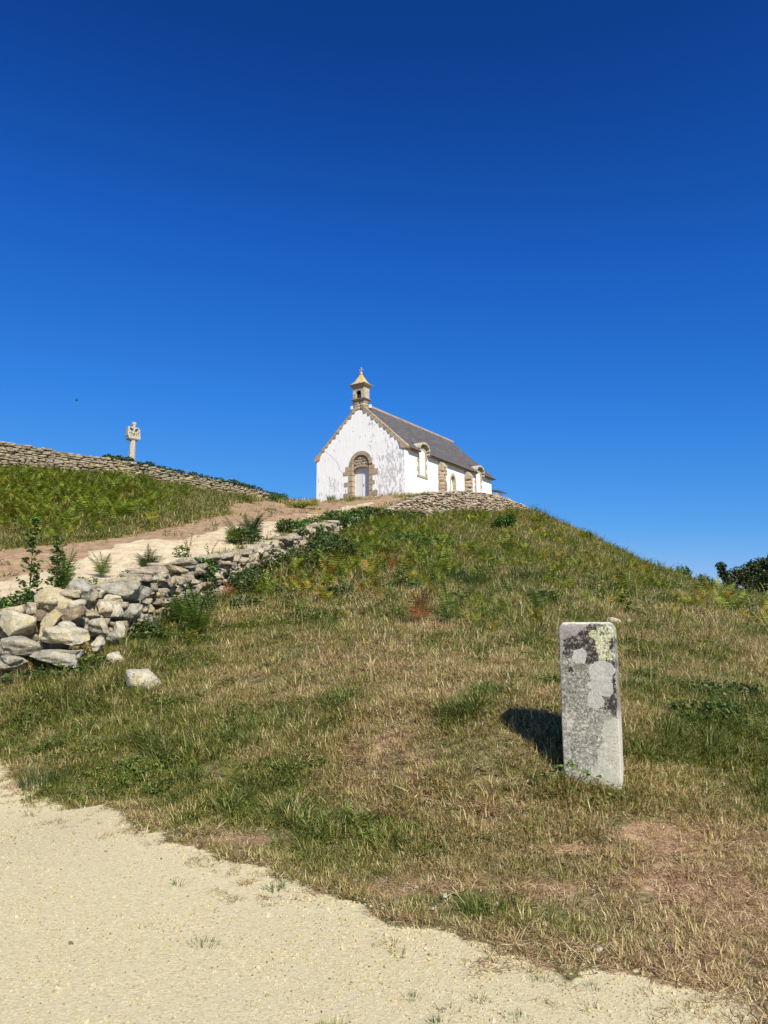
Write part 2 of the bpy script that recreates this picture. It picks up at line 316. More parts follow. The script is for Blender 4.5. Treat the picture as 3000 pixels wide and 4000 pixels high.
def mat_limewash():
    m = NT('limewash'); p = m.obj(); x, y, z = m.sep(p)[0], m.sep(p)[1], m.sep(p)[2]
    st = m.noise(m.mapv(p, (1.9, 1.9, .75)), 2.6, 4, .62)
    gr = m.noise(m.mapv(p, (3, 3, .8)), 1.3, 5, .6)
    white = m.mix(m.step(gr, .35, .7), (.84, .825, .79), (.78, .765, .73))
    # worn patches: more of them on the right flank and low down, none on the long side wall
    zone = m.math('ADD', m.math('MULTIPLY', m.step(x, -.2, 2.6), .085), m.math('MULTIPLY', m.step(z, 4.2, 1.2), .045))
    front = m.step(y, .05, .02)
    k = m.math('MULTIPLY', m.step(m.math('ADD', st, zone), .628, .668), front)
    for cx_, cz_, rx_, rz_ in ((-2.15, 1.35, .42, .50), (1.05, 5.25, .42, .38), (2.2, 1.6, .75, .6), (.95, 3.9, .14, .5), (2.6, 2.6, .5, .7)):
        e_ = m.math('ADD', m.math('POWER', m.math('DIVIDE', m.math('SUBTRACT', x, cx_), rx_), 2), m.math('POWER', m.math('DIVIDE', m.math('SUBTRACT', z, cz_), rz_), 2))
        k = m.math('MAXIMUM', k, m.math('MULTIPLY', m.math('MULTIPLY', m.step(e_, 1.3, .3), m.step(m.noise(m.mapv(p, (2, 2, 1.1)), 3.0, 4, .65), .48, .54)), front))
    c = m.mix(m.math('MULTIPLY', k, .85), white, m.mix(gr, (.38, .375, .365), (.50, .49, .475)))
    low = m.math('MULTIPLY', m.step(m.math('ADD', z, m.math('MULTIPLY', m.noise(p, 2, 5, .7), 1.2)), 1.25, .7), .3)
    c = m.mix(low, c, (.55, .50, .42))
    m.color(c); m.bump(m.math('ADD', m.noise(p, 3, 6, .65), m.math('MULTIPLY', k, -.3)), .15, .05); return m.mat
M['lime'] = mat_limewash()
M['crack'] = mat_plain('crack', (.22, .20, .18))
def mat_slate():
    m = NT('slate'); p = m.obj(); q = m.n('TexBrick'); 
    y, z = m.sep(p)[1], m.sep(p)[2]
    cx = m.n('CombineXYZ'); m.set(cx.inputs[0], y); m.set(cx.inputs[1], m.math('MULTIPLY', z, 1.42))
    m.set(q.inputs['Vector'], cx.outputs[0]); q.inputs['Scale'].default_value = 1; q.inputs['Brick Width'].default_value = .22; q.inputs['Row Height'].default_value = .14
    q.inputs['Mortar Size'].default_value = .006; q.inputs['Color1'].default_value = (.085, .080, .077, 1); q.inputs['Color2'].default_value = (.135, .127, .12, 1); q.inputs['Mortar'].default_value = (.03, .03, .03, 1)
    n = m.noise(p, 1.6, 6, .75); c = m.mix(1, q.outputs[0], m.ramp(n, [(.35, (.78, .78, .78)), (.65, (1.2, 1.14, 1.06))]), 'MULTIPLY')
    c = m.mix(m.step(m.noise(p, 14, 5, .8), .6, .7, 0, .5), c, (.24, .22, .18)); m.color(c); m.b.inputs['Roughness'].default_value = .65
    m.bump(m.math('ADD', q.outputs['Fac'], m.math('MULTIPLY', n, -.5)), .5, .01); return m.mat
M['slate'] = mat_slate()
M['ridge'] = mat_rock('ridge_tile', [(.20, .14, .11), (.34, .26, .21), (.46, .38, .32), (1, .86, .78)], lich=(.52, .48, .40), scale=2, dark=.3)
M['door'] = mat_plain('painted_door', (.66, .655, .64), .5, .04, 5)
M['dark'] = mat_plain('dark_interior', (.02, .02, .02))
M['panel'] = mat_plain('cream_panel', (.74, .72, .65), .7, .05, 6)
M['lamp'] = mat_plain('lamp_housing', (.75, .75, .75), .4, .03)
M['bronze'] = mat_plain('bell_bronze', (.05, .05, .04), .5, .2, 8, .6)
def mat_spire():
    m = NT('spire_stone'); p = m.obj(); n = m.noise(p, 5, 7, .75)
    c = m.ramp(n, [(.35, (.24, .20, .14)), (.5, (.42, .37, .28)), (.65, (.56, .51, .42))])
    k = m.step(m.math('ADD', m.noise(m.vadd(p, (2, 2, 2)), 3.2, 6, .75), m.math('MULTIPLY', m.step(m.sep(p)[2], 8.15, 8.7), .13)), .52, .58)
    c = m.mix(k, c, m.mix(n, (.50, .30, .05), (.72, .46, .07))); m.color(c); m.bump(n, .8, .02); return m.mat
M['spire'] = mat_spire()
M['trim_corbel'] = M['granite']
M['grass'] = mat_blade('grass_blade', [(.060, .080, .009), (.165, .195, .025), (.36, .37, .075)], [(.24, .13, .055), (.58, .44, .19), (.86, .74, .40)], trans=.38)
M['rushes'] = mat_blade('green_blade', [(.045, .072, .012), (.115, .155, .028), (.25, .29, .060)], [(.22, .19, .05), (.44, .37, .12), (.68, .59, .27)], bias=-.12, trans=.38)
M['straw'] = mat_blade('straw', [(.20, .14, .05), (.42, .32, .14), (.64, .52, .26)], [(.20, .09, .05), (.50, .33, .18), (.86, .74, .44)], trans=.38)
M['herb'] = mat_blade('herb_leaf', [(.035, .065, .010), (.09, .14, .018), (.20, .26, .035)], [(.07, .07, .018), (.14, .14, .035), (.26, .20, .05)], trans=.25, bias=-.2)
M['bracken'] = mat_blade('bracken_leaf', [(.065, .115, .012), (.17, .225, .018), (.34, .37, .035)], [(.40, .36, .035), (.50, .30, .05), (.40, .14, .035)], trans=.38, bias=-.22)
M['fern'] = mat_leaf('fern_leaf', [(.035, .07, .010), (.085, .145, .018), (.18, .25, .032), (.30, .33, .05)], .35)
M['fern_dark'] = mat_leaf('dark_fern_leaf', [(.02, .042, .010), (.052, .09, .018), (.11, .16, .032), (.19, .22, .055)], .3)
M['fern_rust'] = mat_leaf('rusty_fern_leaf', [(.12, .04, .015), (.28, .11, .035), (.38, .20, .06), (.45, .33, .10)], .3)
M['ivy'] = mat_leaf('ivy_leaf', [(.020, .05, .010), (.055, .12, .018), (.12, .21, .03), (.22, .30, .055)], .2, .35)
M['bramble'] = mat_leaf('bramble_leaf', [(.020, .042, .010), (.052, .09, .018), (.12, .16, .035), (.24, .19, .06)], .25, .45)
M['bush'] = mat_leaf('bush_leaf', [(.018, .055, .010), (.045, .12, .018), (.10, .21, .03), (.18, .28, .05)], .3)
M['treeleaf'] = mat_leaf('tree_leaf', [(.016, .028, .006), (.040, .060, .014), (.080, .105, .026), (.14, .16, .045)], .2, .45)
M['yellow'] = mat_leaf('yellow_green_leaf', [(.08, .11, .012), (.18, .22, .02), (.34, .36, .035), (.48, .44, .05)], .35)
M['stem'] = mat_plain('stem', (.10, .085, .04)); M['bark'] = mat_plain('bark', (.10, .08, .055), .9, .3, 12)
M['bird'] = mat_plain('dark_feathers', (.02, .02, .025), .6)

# ---------------------------------------------------------------- terrain mesh, split into ground, gravel road and footpath
PATH_POLY = [(-16, 10.5), (-7.4, 12.3), (-5.4, 13.1), (-4.95, 14.8), (-4.45, 18.2), (-3.9, 22.3), (-3.1, 28), (-2.8, 33), (-3.0, 40), (-2.6, 43.5), (-1.2, 45.0), (-.8, 45.6), (-2.6, 44.3), (-3.6, 41.0), (-4.1, 35.6), (-5.2, 26), (-6.48, 20.2), (-7.0, 17.2), (-7.9, 15.1), (-12, 14.2), (-20, 12)]
DIRT_POLY = [(-16, 10.5), (-7.4, 12.3), (-5.4, 13.1), (-4.5, 18.2), (-3.3, 28), (-2.9, 42), (-.4, 44.2), (1.8, 46.2), (1.2, 47.1), (-2, 47.6), (-5, 47.2), (-7.2, 45.1), (-7.6, 39.5), (-7.4, 34.9), (-6.5, 27.8), (-6.9, 24.8), (-7.3, 21.1), (-7.9, 19.1), (-9.2, 18), (-13, 16.4), (-20, 15)]
def path_mask(x, y): return sstep(-.4, .4, psd(PATH_POLY, x, y) + (fbm(x, y, 1.3, 4) - .5) * 1.5)
DIRT_SPOTS = [(.93, 4.85, .35, .12), (1.87, 4.85, .45, .22), (1.95, 5.45, .45, .15), (2.1, 4.45, .4, .2), (1.3, 5.35, .35, .1), (-.12, 7.5, .5, .2), (-1.15, 5.95, .5, .1), (.3, 5.0, .5, .1)]
def dirt_mask(x, y):
    d = sstep(-.5, .35, psd(DIRT_POLY, x, y) + (fbm(x + 5, y, 1.1, 3) - .5) * 1.0)
    for a, b, r, q in DIRT_SPOTS: d = np.maximum(d, .74 * sstep(1.25, .5, np.hypot((x - a) / r, (y - b) / (q * 1.6)) + (fbm(x, y, .3, 3) - .5) * .9))
    e = psd(GRAVEL_POLY, x, y); d = np.maximum(d, sstep(-.55, -.02, e) * (.25 + .3 * sstep(-1, 1.2, x)) * sstep(.35, .6, fbm(x - 3, y, .5, 3)))
    pl = sstep(.3, 2.5, side(x, y)) * sstep(44, 46.5, y - .35 * x * (x < 0) * 0)   # trodden plateau round the chapel
    return np.maximum(d, pl * .62)
def axis(segs):
    out = [segs[0][0]]
    for a, b, st in segs:
        n = max(1, int(round((b - a) / st))); out += list(np.linspace(a, b, n + 1)[1:])
    return np.array(out)
XS = axis([(-900, -120, 130), (-120, -40, 8), (-40, -22, 1.0), (-22, -9, .3), (-9, -6, .14), (-6, 4, .085), (4, 8, .16), (8, 20, .3), (20, 40, 1), (40, 120, 8), (120, 900, 130)])
YS = axis([(-600, -60, 90), (-60, -4, 7), (-4, 2, .6), (2, 10, .07), (10, 16, .1), (16, 30, .2), (30, 62, .3), (62, 95, 1.5), (95, 200, 15), (200, 2500, 230)])
GX, GY = np.meshgrid(XS, YS, indexing='ij')
GZ = height(GX, GY); GM = gravel(GX, GY); PM = path_mask(GX, GY); DM = dirt_mask(GX, GY)
nx, ny = GX.shape
V = np.stack([GX, GY, GZ], -1).reshape(-1, 3)
idx = np.arange(nx * ny).reshape(nx, ny)
quads = np.stack([idx[:-1, :-1], idx[1:, :-1], idx[1:, 1:], idx[:-1, 1:]], -1).reshape(-1, 4)
gq = GM.reshape(-1)[quads].mean(1) > .5; pq = (PM.reshape(-1)[quads].mean(1) > .5) & ~gq
def sheet(name, sel, label, cat):
    q = quads[sel]; u, inv = np.unique(q, return_inverse=True); q = inv.reshape(-1, 4)
    me = bpy.data.meshes.new(name); me.vertices.add(len(u)); me.vertices.foreach_set('co', V[u].reshape(-1))
    me.loops.add(q.size); me.loops.foreach_set('vertex_index', q.reshape(-1)); me.polygons.add(len(q)); me.polygons.foreach_set('loop_start', np.arange(0, q.size, 4))
    me.update(calc_edges=True); me.polygons.foreach_set('use_smooth', [True] * len(q))
    for n, A in (('gravel', GM), ('path', PM), ('dirt', DM)):
        a = me.attributes.new(n, 'FLOAT', 'POINT'); a.data.foreach_set('value', A.reshape(-1)[u])
    me.materials.append(M['ground']); o = bpy.data.objects.new(name, me); COL.objects.link(o)
    return tag(o, label, cat, kind='structure')
sheet('ground', ~gq & ~pq, 'grassy earth of the mound and the land round it', 'ground')
sheet('gravel_road', gq, 'pale compacted gravel filling the lower left foreground', 'road')
sheet('footpath', pq, 'cream sandy footpath climbing left of the rubble wall to the chapel', 'path')
def hz(x, y): return float(height(np.array([x]), np.array([y]))[0])

# ---------------------------------------------------------------- stones
def stone(size, seed, n=4, p=.55, cuts=7, rough=.05):
    r = np.random.RandomState(seed); g = np.linspace(-1, 1, n + 1); key = {}; vs = []; fs = []
    def vid(q):
        k = tuple(np.round(q, 4))
        if k not in key: key[k] = len(vs); vs.append(k)
        return key[k]
    for ax in range(3):
        for sgn in (-1, 1):
            for i in range(n):
                for j in range(n):
                    c = []
                    for a, b in ((i, j), (i + 1, j), (i + 1, j + 1), (i, j + 1)):
                        q = [0, 0, 0]; q[ax] = sgn; q[(ax + 1) % 3] = g[a]; q[(ax + 2) % 3] = g[b]; c.append(vid(q))
                    fs.append(tuple(c) if sgn > 0 else tuple(c[::-1]))
    v = np.array(vs, float); sph = v / np.linalg.norm(v, axis=1, keepdims=True); v = v * p + sph * (1 - p) * 1.15
    for _ in range(cuts):
        d = r.normal(size=3); d /= np.linalg.norm(d); k = v @ d; lim = r.uniform(.62, .95); e = np.maximum(k - lim, 0); v -= e[:, None] * d * .92
    for _ in range(4):
        d = r.normal(size=3) * r.uniform(1, 3.2); v += (np.sin(v @ d + r.uniform(0, 6))[:, None] * rough) * sph
    v += r.normal(size=v.shape) * rough * .25
    if n >= 8:
        o = r.uniform(0, 40, 3); k = fbm(v[:, 0] * 1.0 + o[0] + v[:, 2] * .7, v[:, 1] + o[1] - v[:, 2] * .6, .8, 4) - .5; v += sph * (k * .34)[:, None]
    v /= np.abs(v).max(0)
    return v * np.array(size) / 2, fs
def rotm(rx=0, ry=0, rz=0): return np.array(Euler((rx, ry, rz)).to_matrix())
def rock(name, loc, size, seed, mat, rot=(0, 0, 0), n=14, p=.8, cuts=12, rough=.05, **k):
    b = MB(); v, f = stone(size, seed, n, p, cuts, rough); b.add(v @ rotm(*rot).T, f, 0, True); o = b.build(name, mat, loc=loc, **k)
    try: o.data.set_sharp_from_angle(angle=math.radians(32))
    except Exception: pass
    return o
def polyline_at(L, s):
    for (a, b) in zip(L[:-1], L[1:]):
        l = math.hypot(b[0] - a[0], b[1] - a[1])
        if s <= l or b is L[-1]:
            t = min(1, s / l); return [a[i] + (b[i] - a[i]) * t for i in range(len(a))], math.atan2(b[1] - a[1], b[0] - a[0])
        s -= l
def drystone(name, L, lw, hh, mat, seed, thick=.45, off=0.0, gap=.9, jag=.06, jit=.05, n=3, two=False, core=True, tl=1, **k):
    """coursed wall on polyline L of (x, y, top, bottom)"""
    r = random.Random(seed); b = MB(); tot = sum(math.hypot(q[0] - p[0], q[1] - p[1]) for p, q in zip(L[:-1], L[1:]))
    H = max(p[2] - p[3] for p in L); rows = int(H / hh) + 1
    for row in range(rows):
        s = r.uniform(-lw, 0)
        while s < tot:
            w = lw * r.uniform(.55, 1.6); (x, y, zt, zb), ang = polyline_at(L, min(max(s + w / 2, 0), tot)); s += w
            h = hh * r.uniform(.75, 1.25); z = zt - h / 2 - row * hh + r.uniform(-.02, .02)
            if row == 0: z += r.uniform(-jag, jag)
            if z + h / 2 < zb - .12: continue
            for sd in ((-1, 1) if two else (-1,)):
                t = thick * (.5 if two else 1); o = sd * (thick * .25 if two else 0) + off + r.uniform(-jit, jit)
                v, f = stone((w * 1.08, t * r.uniform(.9, 1.1), h * 1.12), r.randrange(1 << 30), n, .72, 3, .05)
                R = rotm(r.uniform(-.06, .06) * tl, r.uniform(-.07, .07) * tl, ang + r.uniform(-.1, .1))
                b.add(v @ R.T + np.array((x - math.sin(ang) * o * -1 * -1, y + math.cos(ang) * o, z)), f, 0, True)
    return b.build(name, mat, **k)

# ---------------------------------------------------------------- the three walls
UP = [(-23.5, 38.8, 12.05, 10.6), (-21.0, 40.2, 11.83, 10.5), (-19.25, 41.0, 11.67, 10.4), (-17.51, 42.0, 11.54, 10.3), (-15.09, 43.5, 11.43, 10.3), (-12.45, 45.0, 11.06, 10.1), (-9.73, 47.0, 10.82, 9.95), (-7.6, 49.0, 10.52, 9.9), (-6.71, 50.0, 10.36, 9.9)]
drystone('dry_stone_wall', UP, .36, .125, M['dry_wall'], 3, thick=.5, two=True, n=3, jag=.04,
         label='long coursed dry stone wall running down to the right below the stone calvary', cat='stone wall')
RET = [(-.1, 41.3, 8.2, 7.2), (.22, 42.0, 8.45, 7.3), (.89, 43.0, 8.9, 7.4), (1.51, 44.0, 9.33, 7.6), (2.32, 45.0, 9.75, 7.8), (3.17, 46.0, 10.06, 8.0), (4.05, 47.0, 10.30, 8.3), (4.96, 48.0, 10.50, 8.5), (6.96, 50.5, 10.82, 8.9), (8.75, 53.0, 10.92, 9.3), (10.58, 55.0, 10.62, 9.3), (12.2, 57.6, 10.25, 9.0)]
drystone('retaining_wall', RET, .28, .112, M['ret_wall'], 8, thick=.5, n=3, jag=.05, jit=.06,
         label='pinkish dry stone retaining wall bulging in front of the chapel side', cat='stone wall')
def rz_(x, y, o): return float(height(np.array([x]), np.array([y]), False)[0])
RUB = []
for (x, y) in [(-7.1, 11.8), (-6.1, 12.05), (-5.1, 12.45), (-4.72, 14.0), (-4.45, 15.6), (-4.1, 17.4), (-3.8, 19.5), (-3.45, 22.0), (-2.95, 25), (-2.45, 28.1), (-1.8, 31.6), (-1.2, 34.9), (-.5, 38)]:
    up = float(height(np.array([x - .45]), np.array([y + .15]), False)[0]); dn = float(height(np.array([x + .45]), np.array([y - .2]), False)[0])
    RUB.append((x, y, up + .10 - (.08 if y > 19 else 0), dn - .15))
rw_ = drystone('rubble_wall', RUB, .30, .165, M['rubble'], 14, thick=.6, n=8, jag=.10, jit=.13, tl=3,
         label='half collapsed wall of rough grey stones edging the path, ivy growing over it', cat='stone wall')

PK = [(-7.0, 11.85, 1.6, .9), (-6.1, 12.05, 1.75, .9), (-5.4, 12.2, 1.9, .95), (-4.95, 12.45, 1.95, 1.0), (-4.6, 12.95, 2.0, 1.2), (-4.45, 14.2, 2.1, 1.6)]
drystone('packing_stones', PK, .17, .115, M['rubble'], 31, thick=.4, n=4, jag=.08, jit=.14, tl=5, parent=rw_)

# ---------------------------------------------------------------- loose boulders at the broken end of the rubble wall
ROCKS = [
 (-5.68, 11.85, 1.7, .60, .45, 0, 'rock_pale', 'large pale boulder at the left edge, upper of two resting on one another'),
 (-5.32, 12.2, 2.08, .55, .41, .12, 'rock_yellow', 'big yellowish boulder beside the leafy sapling, top of the tumbled end'),
 (-5.02, 12.5, 2.29, .42, .38, 0, 'rock_grey', 'blocky grey boulder standing highest at the tumbled end of the wall'),
 (-4.82, 12.8, 2.24, .28, .20, 0, 'rock_pale', 'small pale stone right behind the blocky highest boulder'),
 (-5.16, 11.75, 1.72, .20, .46, .62, 'rock_yellow', 'narrow yellow lichened stone leaning to the right between bigger boulders'),
 (-4.94, 11.95, 1.82, .48, .26, -.2, 'rock_brown', 'brown arched boulder with a dark hollow beneath it'),
 (-5.03, 12.3, 2.01, .39, .22, .1, 'rock_pale', 'pale sloping stone under the blocky highest boulder'),
 (-4.82, 11.7, 1.51, .73, .33, .04, 'rock_pale', 'long flat topped pale block with a shaded underside, front of the tumble'),
 (-5.52, 11.7, 1.37, .66, .30, .03, 'rock_grey', 'grey pitted boulder at the left edge carrying the large pale one'),
 (-4.9, 11.6, 1.22, .82, .25, .03, 'rock_grey', 'long low dark streaked slab at the foot of the tumbled stones'),
 (-5.55, 11.45, 1.14, .48, .22, 0, 'rock_grey', 'half buried grey stone in the grass at the far left foot of the tumble'),
 (-4.56, 13.3, 2.29, .92, .38, .06, 'rock_grey', 'biggest weathered grey capping slab with a dark gap beneath'),
 (-4.61, 12.8, 1.98, .43, .27, .1, 'rock_pale', 'whitish stone just left under the big grey capping slab'),
 (-4.38, 13.1, 1.92, .37, .30, 0, 'rock_grey', 'roundish speckled stone under the right part of the capping slab'),
 (-4.6, 12.2, 1.67, .37, .26, -.1, 'rock_pale', 'pale crumbly stone right above the end of the flat topped block'),
 (-4.4, 12.7, 1.64, .22, .33, 0, 'rock_pale', 'upright pale stone with bramble climbing beside it'),
 (-4.47, 12.0, 1.40, .20, .22, 0, 'rock_pale', 'small white stone sitting in the grass at the right end of the long slab'),
 (-4.9, 11.72, 1.7, .24, .10, .05, 'rock_pale', 'small white flake lying on the flat topped block'),
 (-4.36, 12.35, 1.50, .27, .20, 0, 'rock_grey', 'small grey stone low in the tumble behind the white stone in grass'),
 (-5.42, 12.0, 1.83, .26, .20, 0, 'rock_brown', 'small brownish stone wedged under the big yellowish boulder'),
 (-4.62, 14.7, 2.60, .60, .20, 0, 'rock_grey', 'flat grey slab on the wall top beside the low dark fern'),
 (-4.1, 11.73, 1.16, .31, .22, 0, 'rock_pale', 'pointed pale stone alone in the grass just right of the tumbled boulders'),
 (-3.33, 10.77, .93, .50, .31, 0, 'rock_pale', 'rounded cream boulder alone in the grass, nearest the gravel road'),
 (-4.66, 13.0, 2.12, .37, .19, 0, 'rock_pale', 'flat pale stone wedged left of the capping slab'),
]
for i, (x, y, z, w, h, ry, mt, lab) in enumerate(ROCKS):
    loc = (x, y, z)
    if i in (21, 22): loc = (x, y, hz(x, y) + h * .27)
    w *= 1.07; h *= 1.08
    rock('boulder', loc, (w, max(.3, w * .75) if w > .3 else .28, h), 40 + i, M[mt], (0.06 * ((i * 7) % 5 - 2), ry, .25 * ((i * 5) % 7 - 3) / 3), p=.9 if mt == 'rock_grey' else .74, label=lab, cat='boulder', group='loose stones of the tumbled wall')
SM = [(4.02, 13.34, .26, .12, 'flat pale stone behind the pillar, left of a pair'), (4.27, 13.3, .13, .10, 'smaller white stone behind the pillar, right of a pair'), (3.22, 13.17, .2, .08, 'low grey stone in the grass behind the left corner of the pillar'),
      (6.92, 15.98, .3, .12, 'pale stone lying in the grass well right of the pillar'), (8.6, 18.96, .42, .28, 'white stone propped in the grass at far right'), (8.98, 18.64, .36, .24, 'cream stone beside dark grass at far right, middle of three'), (9.49, 19.02, .8, .22, 'long grey slab at the right edge of the picture'),
      (1.02, 5.76, .04, .03, 'tiny white pebble in the grass left of the pillar foot'), (1.38, 5.71, .05, .03, 'white pebble straight below the left corner of the pillar'), (2.15, 5.31, .05, .035, 'white pebble in straw at the lower right'),
      (.36, 4.77, .06, .045, 'white pebble on the straw edge of the gravel, uppermost of three'), (.64, 4.63, .07, .05, 'rounded white pebble on the straw edge, rightmost of three'), (.28, 4.62, .045, .035, 'small white pebble where the gravel meets straw, leftmost of three'), (1.08, 4.09, .085, .04, 'largest white pebble, flat, near the lower gravel edge'), (1.45, 4.12, .05, .035, 'small cream pebble right of the flat one on the gravel edge')]
for i, (x, y, w, h, lab) in enumerate(SM):
    rock('stone' if w > .1 else 'pebble', (x, y, hz(x, y) + h * (.4 if w > .1 else .6)), (w * (1 if w > .1 else .6), w * .5, h * (1 if w > .1 else .6)), 90 + i, M['rock_pale'], (0, 0, i * .8), n=5, label=lab, cat='stone' if w > .1 else 'pebble', group='stones lying in the grass')

# ---------------------------------------------------------------- the milestone pillar
def mat_pillar():
    m = NT('lichened_granite'); p = m.obj()
    w = m.vadd(m.vscale(m.vadd(m.noise(p, 8, 6, .8, color=True), (.5, .5, .5), 'SUBTRACT'), .10), m.vscale(m.vadd(m.noise(p, 55, 4, .8, color=True), (.5, .5, .5), 'SUBTRACT'), .03))
    q = m.vadd(p, w); X, Z = m.sep(q)[0], m.sep(q)[2]
    def ell(L):
        d = None
        for cx, cy, rx, ry in L:
            x = (cx - (462 + (cy - 130) * .025)) * .00064; z = 1.25 - (cy - 130) * .000635; rx *= .00064; ry *= .000635
            a = m.math('DIVIDE', m.math('SUBTRACT', X, x), rx); b = m.math('DIVIDE', m.math('SUBTRACT', Z, z), ry)
            e = m.math('SQRT', m.math('ADD', m.math('MULTIPLY', a, a), m.math('MULTIPLY', b, b)))
            d = e if d is None else m.math('MINIMUM', d, e)
        return d
    n1 = m.noise(p, 45, 5, .8); n2 = m.noise(p, 110, 4, .8); n3 = m.noise(p, 14, 6, .75)
    sp = m.math('ADD', m.math('MULTIPLY', n1, .55), m.math('MULTIPLY', n2, .45))
    c = m.ramp(sp, [(.40, (.045, .045, .036)), (.50, (.20, .195, .16)), (.60, (.52, .50, .42))])
    zl = m.math('ADD', m.step(m.sep(p)[2], .75, .25, 0, .16), m.noise(p, 4, 4, .7))
    c = m.mix(m.step(zl, .50, .72, 0, .75), c, m.ramp(sp, [(.40, (.13, .125, .10)), (.5, (.33, .32, .255)), (.60, (.60, .58, .48))]))
    A = ell([(290, 250, 190, 150), (180, 330, 60, 90)])
    c = m.mix(m.step(A, 1.04, .96), c, m.ramp(sp, [(.42, (.17, .16, .145)), (.58, (.33, .305, .28))]))
    B = ell([(370, 370, 170, 75), (470, 560, 70, 110), (310, 400, 130, 80), (240, 510, 65, 85), (450, 300, 90, 60), (500, 450, 85, 150), (560, 580, 55, 80), (570, 200, 110, 55), (640, 260, 60, 45), (755, 390, 35, 75), (745, 660, 60, 130), (785, 860, 25, 160), (775, 1090, 55, 190), (690, 1120, 50, 90), (255, 720, 35, 35)])
    kb = m.math('MULTIPLY', m.step(B, 1.08, .9), m.step(m.noise(m.vadd(p, (5, 1, 2)), 26, 6, .85), .60, .49))
    c = m.mix(kb, c, m.ramp(n2, [(.4, (.012, .009, .007)), (.65, (.060, .046, .036))]))
    D = ell([(660, 400, 90, 190), (560, 290, 70, 60), (740, 250, 60, 90), (720, 540, 70, 60), (640, 240, 60, 50)])
    kd = m.math('MULTIPLY', m.step(D, 1.05, .92), m.step(m.noise(m.vadd(p, (1, 4, 2)), 40, 5, .75), .45, .50))
    c = m.mix(kd, c, m.ramp(sp, [(.40, (.10, .095, .04)), (.47, (.42, .41, .24)), (.54, (.60, .59, .36)), (.62, (.68, .67, .52))]))
    C = ell([(385, 560, 88, 95), (640, 730, 150, 120), (620, 900, 145, 95), (565, 1080, 100, 110), (700, 940, 70, 95)])
    c = m.mix(m.step(C, 1.03, .97), c, m.ramp(sp, [(.4, (.28, .27, .235)), (.6, (.46, .445, .395))]))
    c = m.mix(m.math('MULTIPLY', m.step(C, .93, .99), m.step(C, 1.04, 1.0)), c, (.52, .51, .45))
    E = ell([(770, 1480, 130, 190), (730, 1750, 165, 200), (660, 1960, 170, 90), (800, 2000, 90, 150)])
    c = m.mix(m.step(E, 1.03, .97), c, m.ramp(sp, [(.38, (.28, .27, .21)), (.55, (.47, .455, .37)), (.65, (.58, .56, .46))]))
    G = ell([(385, 690, 60, 50)]); c = m.mix(m.step(G, 1.1, .8, 0, .7), c, (.14, .11, .06))
    top = m.math('MAXIMUM', m.step(m.math('ADD', m.sep(p)[2], m.math('MULTIPLY', n3, .05)), 1.255, 1.268), m.step(m.sep(p)[0], .205, .222))
    c = m.mix(m.math('MULTIPLY', top, .8), c, (.62, .60, .50))  # top and right edge paled: white lichen plus the sunlit highlight painted in
    m.color(c); m.bump(m.math('ADD', m.math('ADD', n1, m.math('MULTIPLY', n3, 2)), m.math('MULTIPLY', kb, -.5)), .55, .008); return m.mat
def make_pillar():
    b = MB(); w, d, h, r = .425, .30, 1.25, .035; nz = 46; out = []
    def ring(z, k):
        hw, hd = w / 2 * k * (1 + .03 * (1 - z / h)), d / 2 * k; q = []
        rr = r * .32; S_ = 9
        cs = [(hw - rr, -hd + rr, -90), (hw - rr, hd - rr, 0), (-hw + rr, hd - rr, 90), (-hw + rr, -hd + rr, 180)]
        for cx, cy, a0 in cs:
            for t in range(4):
                a = math.radians(a0 + t * 30); q.append((cx + rr * math.cos(a), cy + rr * math.sin(a)))
        fine = []
        for i in range(len(q)):
            p0, p1 = np.array(q[i]), np.array(q[(i + 1) % len(q)]); L = np.linalg.norm(p1 - p0); m_ = max(1, int(L / .03))
            for t in range(m_): fine.append(p0 + (p1 - p0) * t / m_)
        return fine
    zs = list(np.linspace(-.35, h - .05, nz)) + [h - .035, h - .02, h - .008, h]
    ks = [1] * nz + [.992, .975, .945, .90]
    n = None; vs = []
    for z, k in zip(zs, ks):
        R = ring(max(z, 0), 1)
        if k < 1:
            sx = (w / 2 - (1 - k) * .35) / (w / 2); sy = (d / 2 - (1 - k) * .35) / (d / 2); R = [(x * sx, y * sy) for x, y in R]
        for x, y in R: vs.append((x, y, z))
        n = len(R)
    vs = np.array(vs); nn = (fbm(vs[:, 0] * 3 + vs[:, 1] * 2, vs[:, 2] * 2 + 9, .5, 4) - .5) * .010
    c0 = vs.copy(); vs[:, 0] += nn * np.sign(c0[:, 0]); vs[:, 1] += (fbm(vs[:, 0] * 4 + 3, vs[:, 2] * 4, .5, 3) - .5) * .018
    chip = np.clip((c0[:, 2] - 1.18) / .07, 0, 1) * np.clip((np.abs(c0[:, 0]) - .175) / .03, 0, 1) ** 2; vs[:, 2] -= chip * (.012 + .03 * (fbm(c0[:, 0] * 5, c0[:, 1] * 5, .6, 2) - .3))
    vs[:, 0] += (vs[:, 2]) * -.005
    fs = [(j * n + k, j * n + (k + 1) % n, (j + 1) * n + (k + 1) % n, (j + 1) * n + k) for j in range(len(zs) - 1) for k in range(n)]
    L = (len(zs) - 1) * n; fs.append(tuple(L + k for k in range(n)))
    b.add(vs, fs, 0, True)
    o = b.build('stone_pillar', mat_pillar(), loc=(1.665, 6.23, .42), label='upright grey granite pillar blotched with black and pale lichen in the grass', cat='stone pillar')
    o.rotation_euler = (math.radians(-.5), 0, math.radians(-21)); return o
make_pillar()

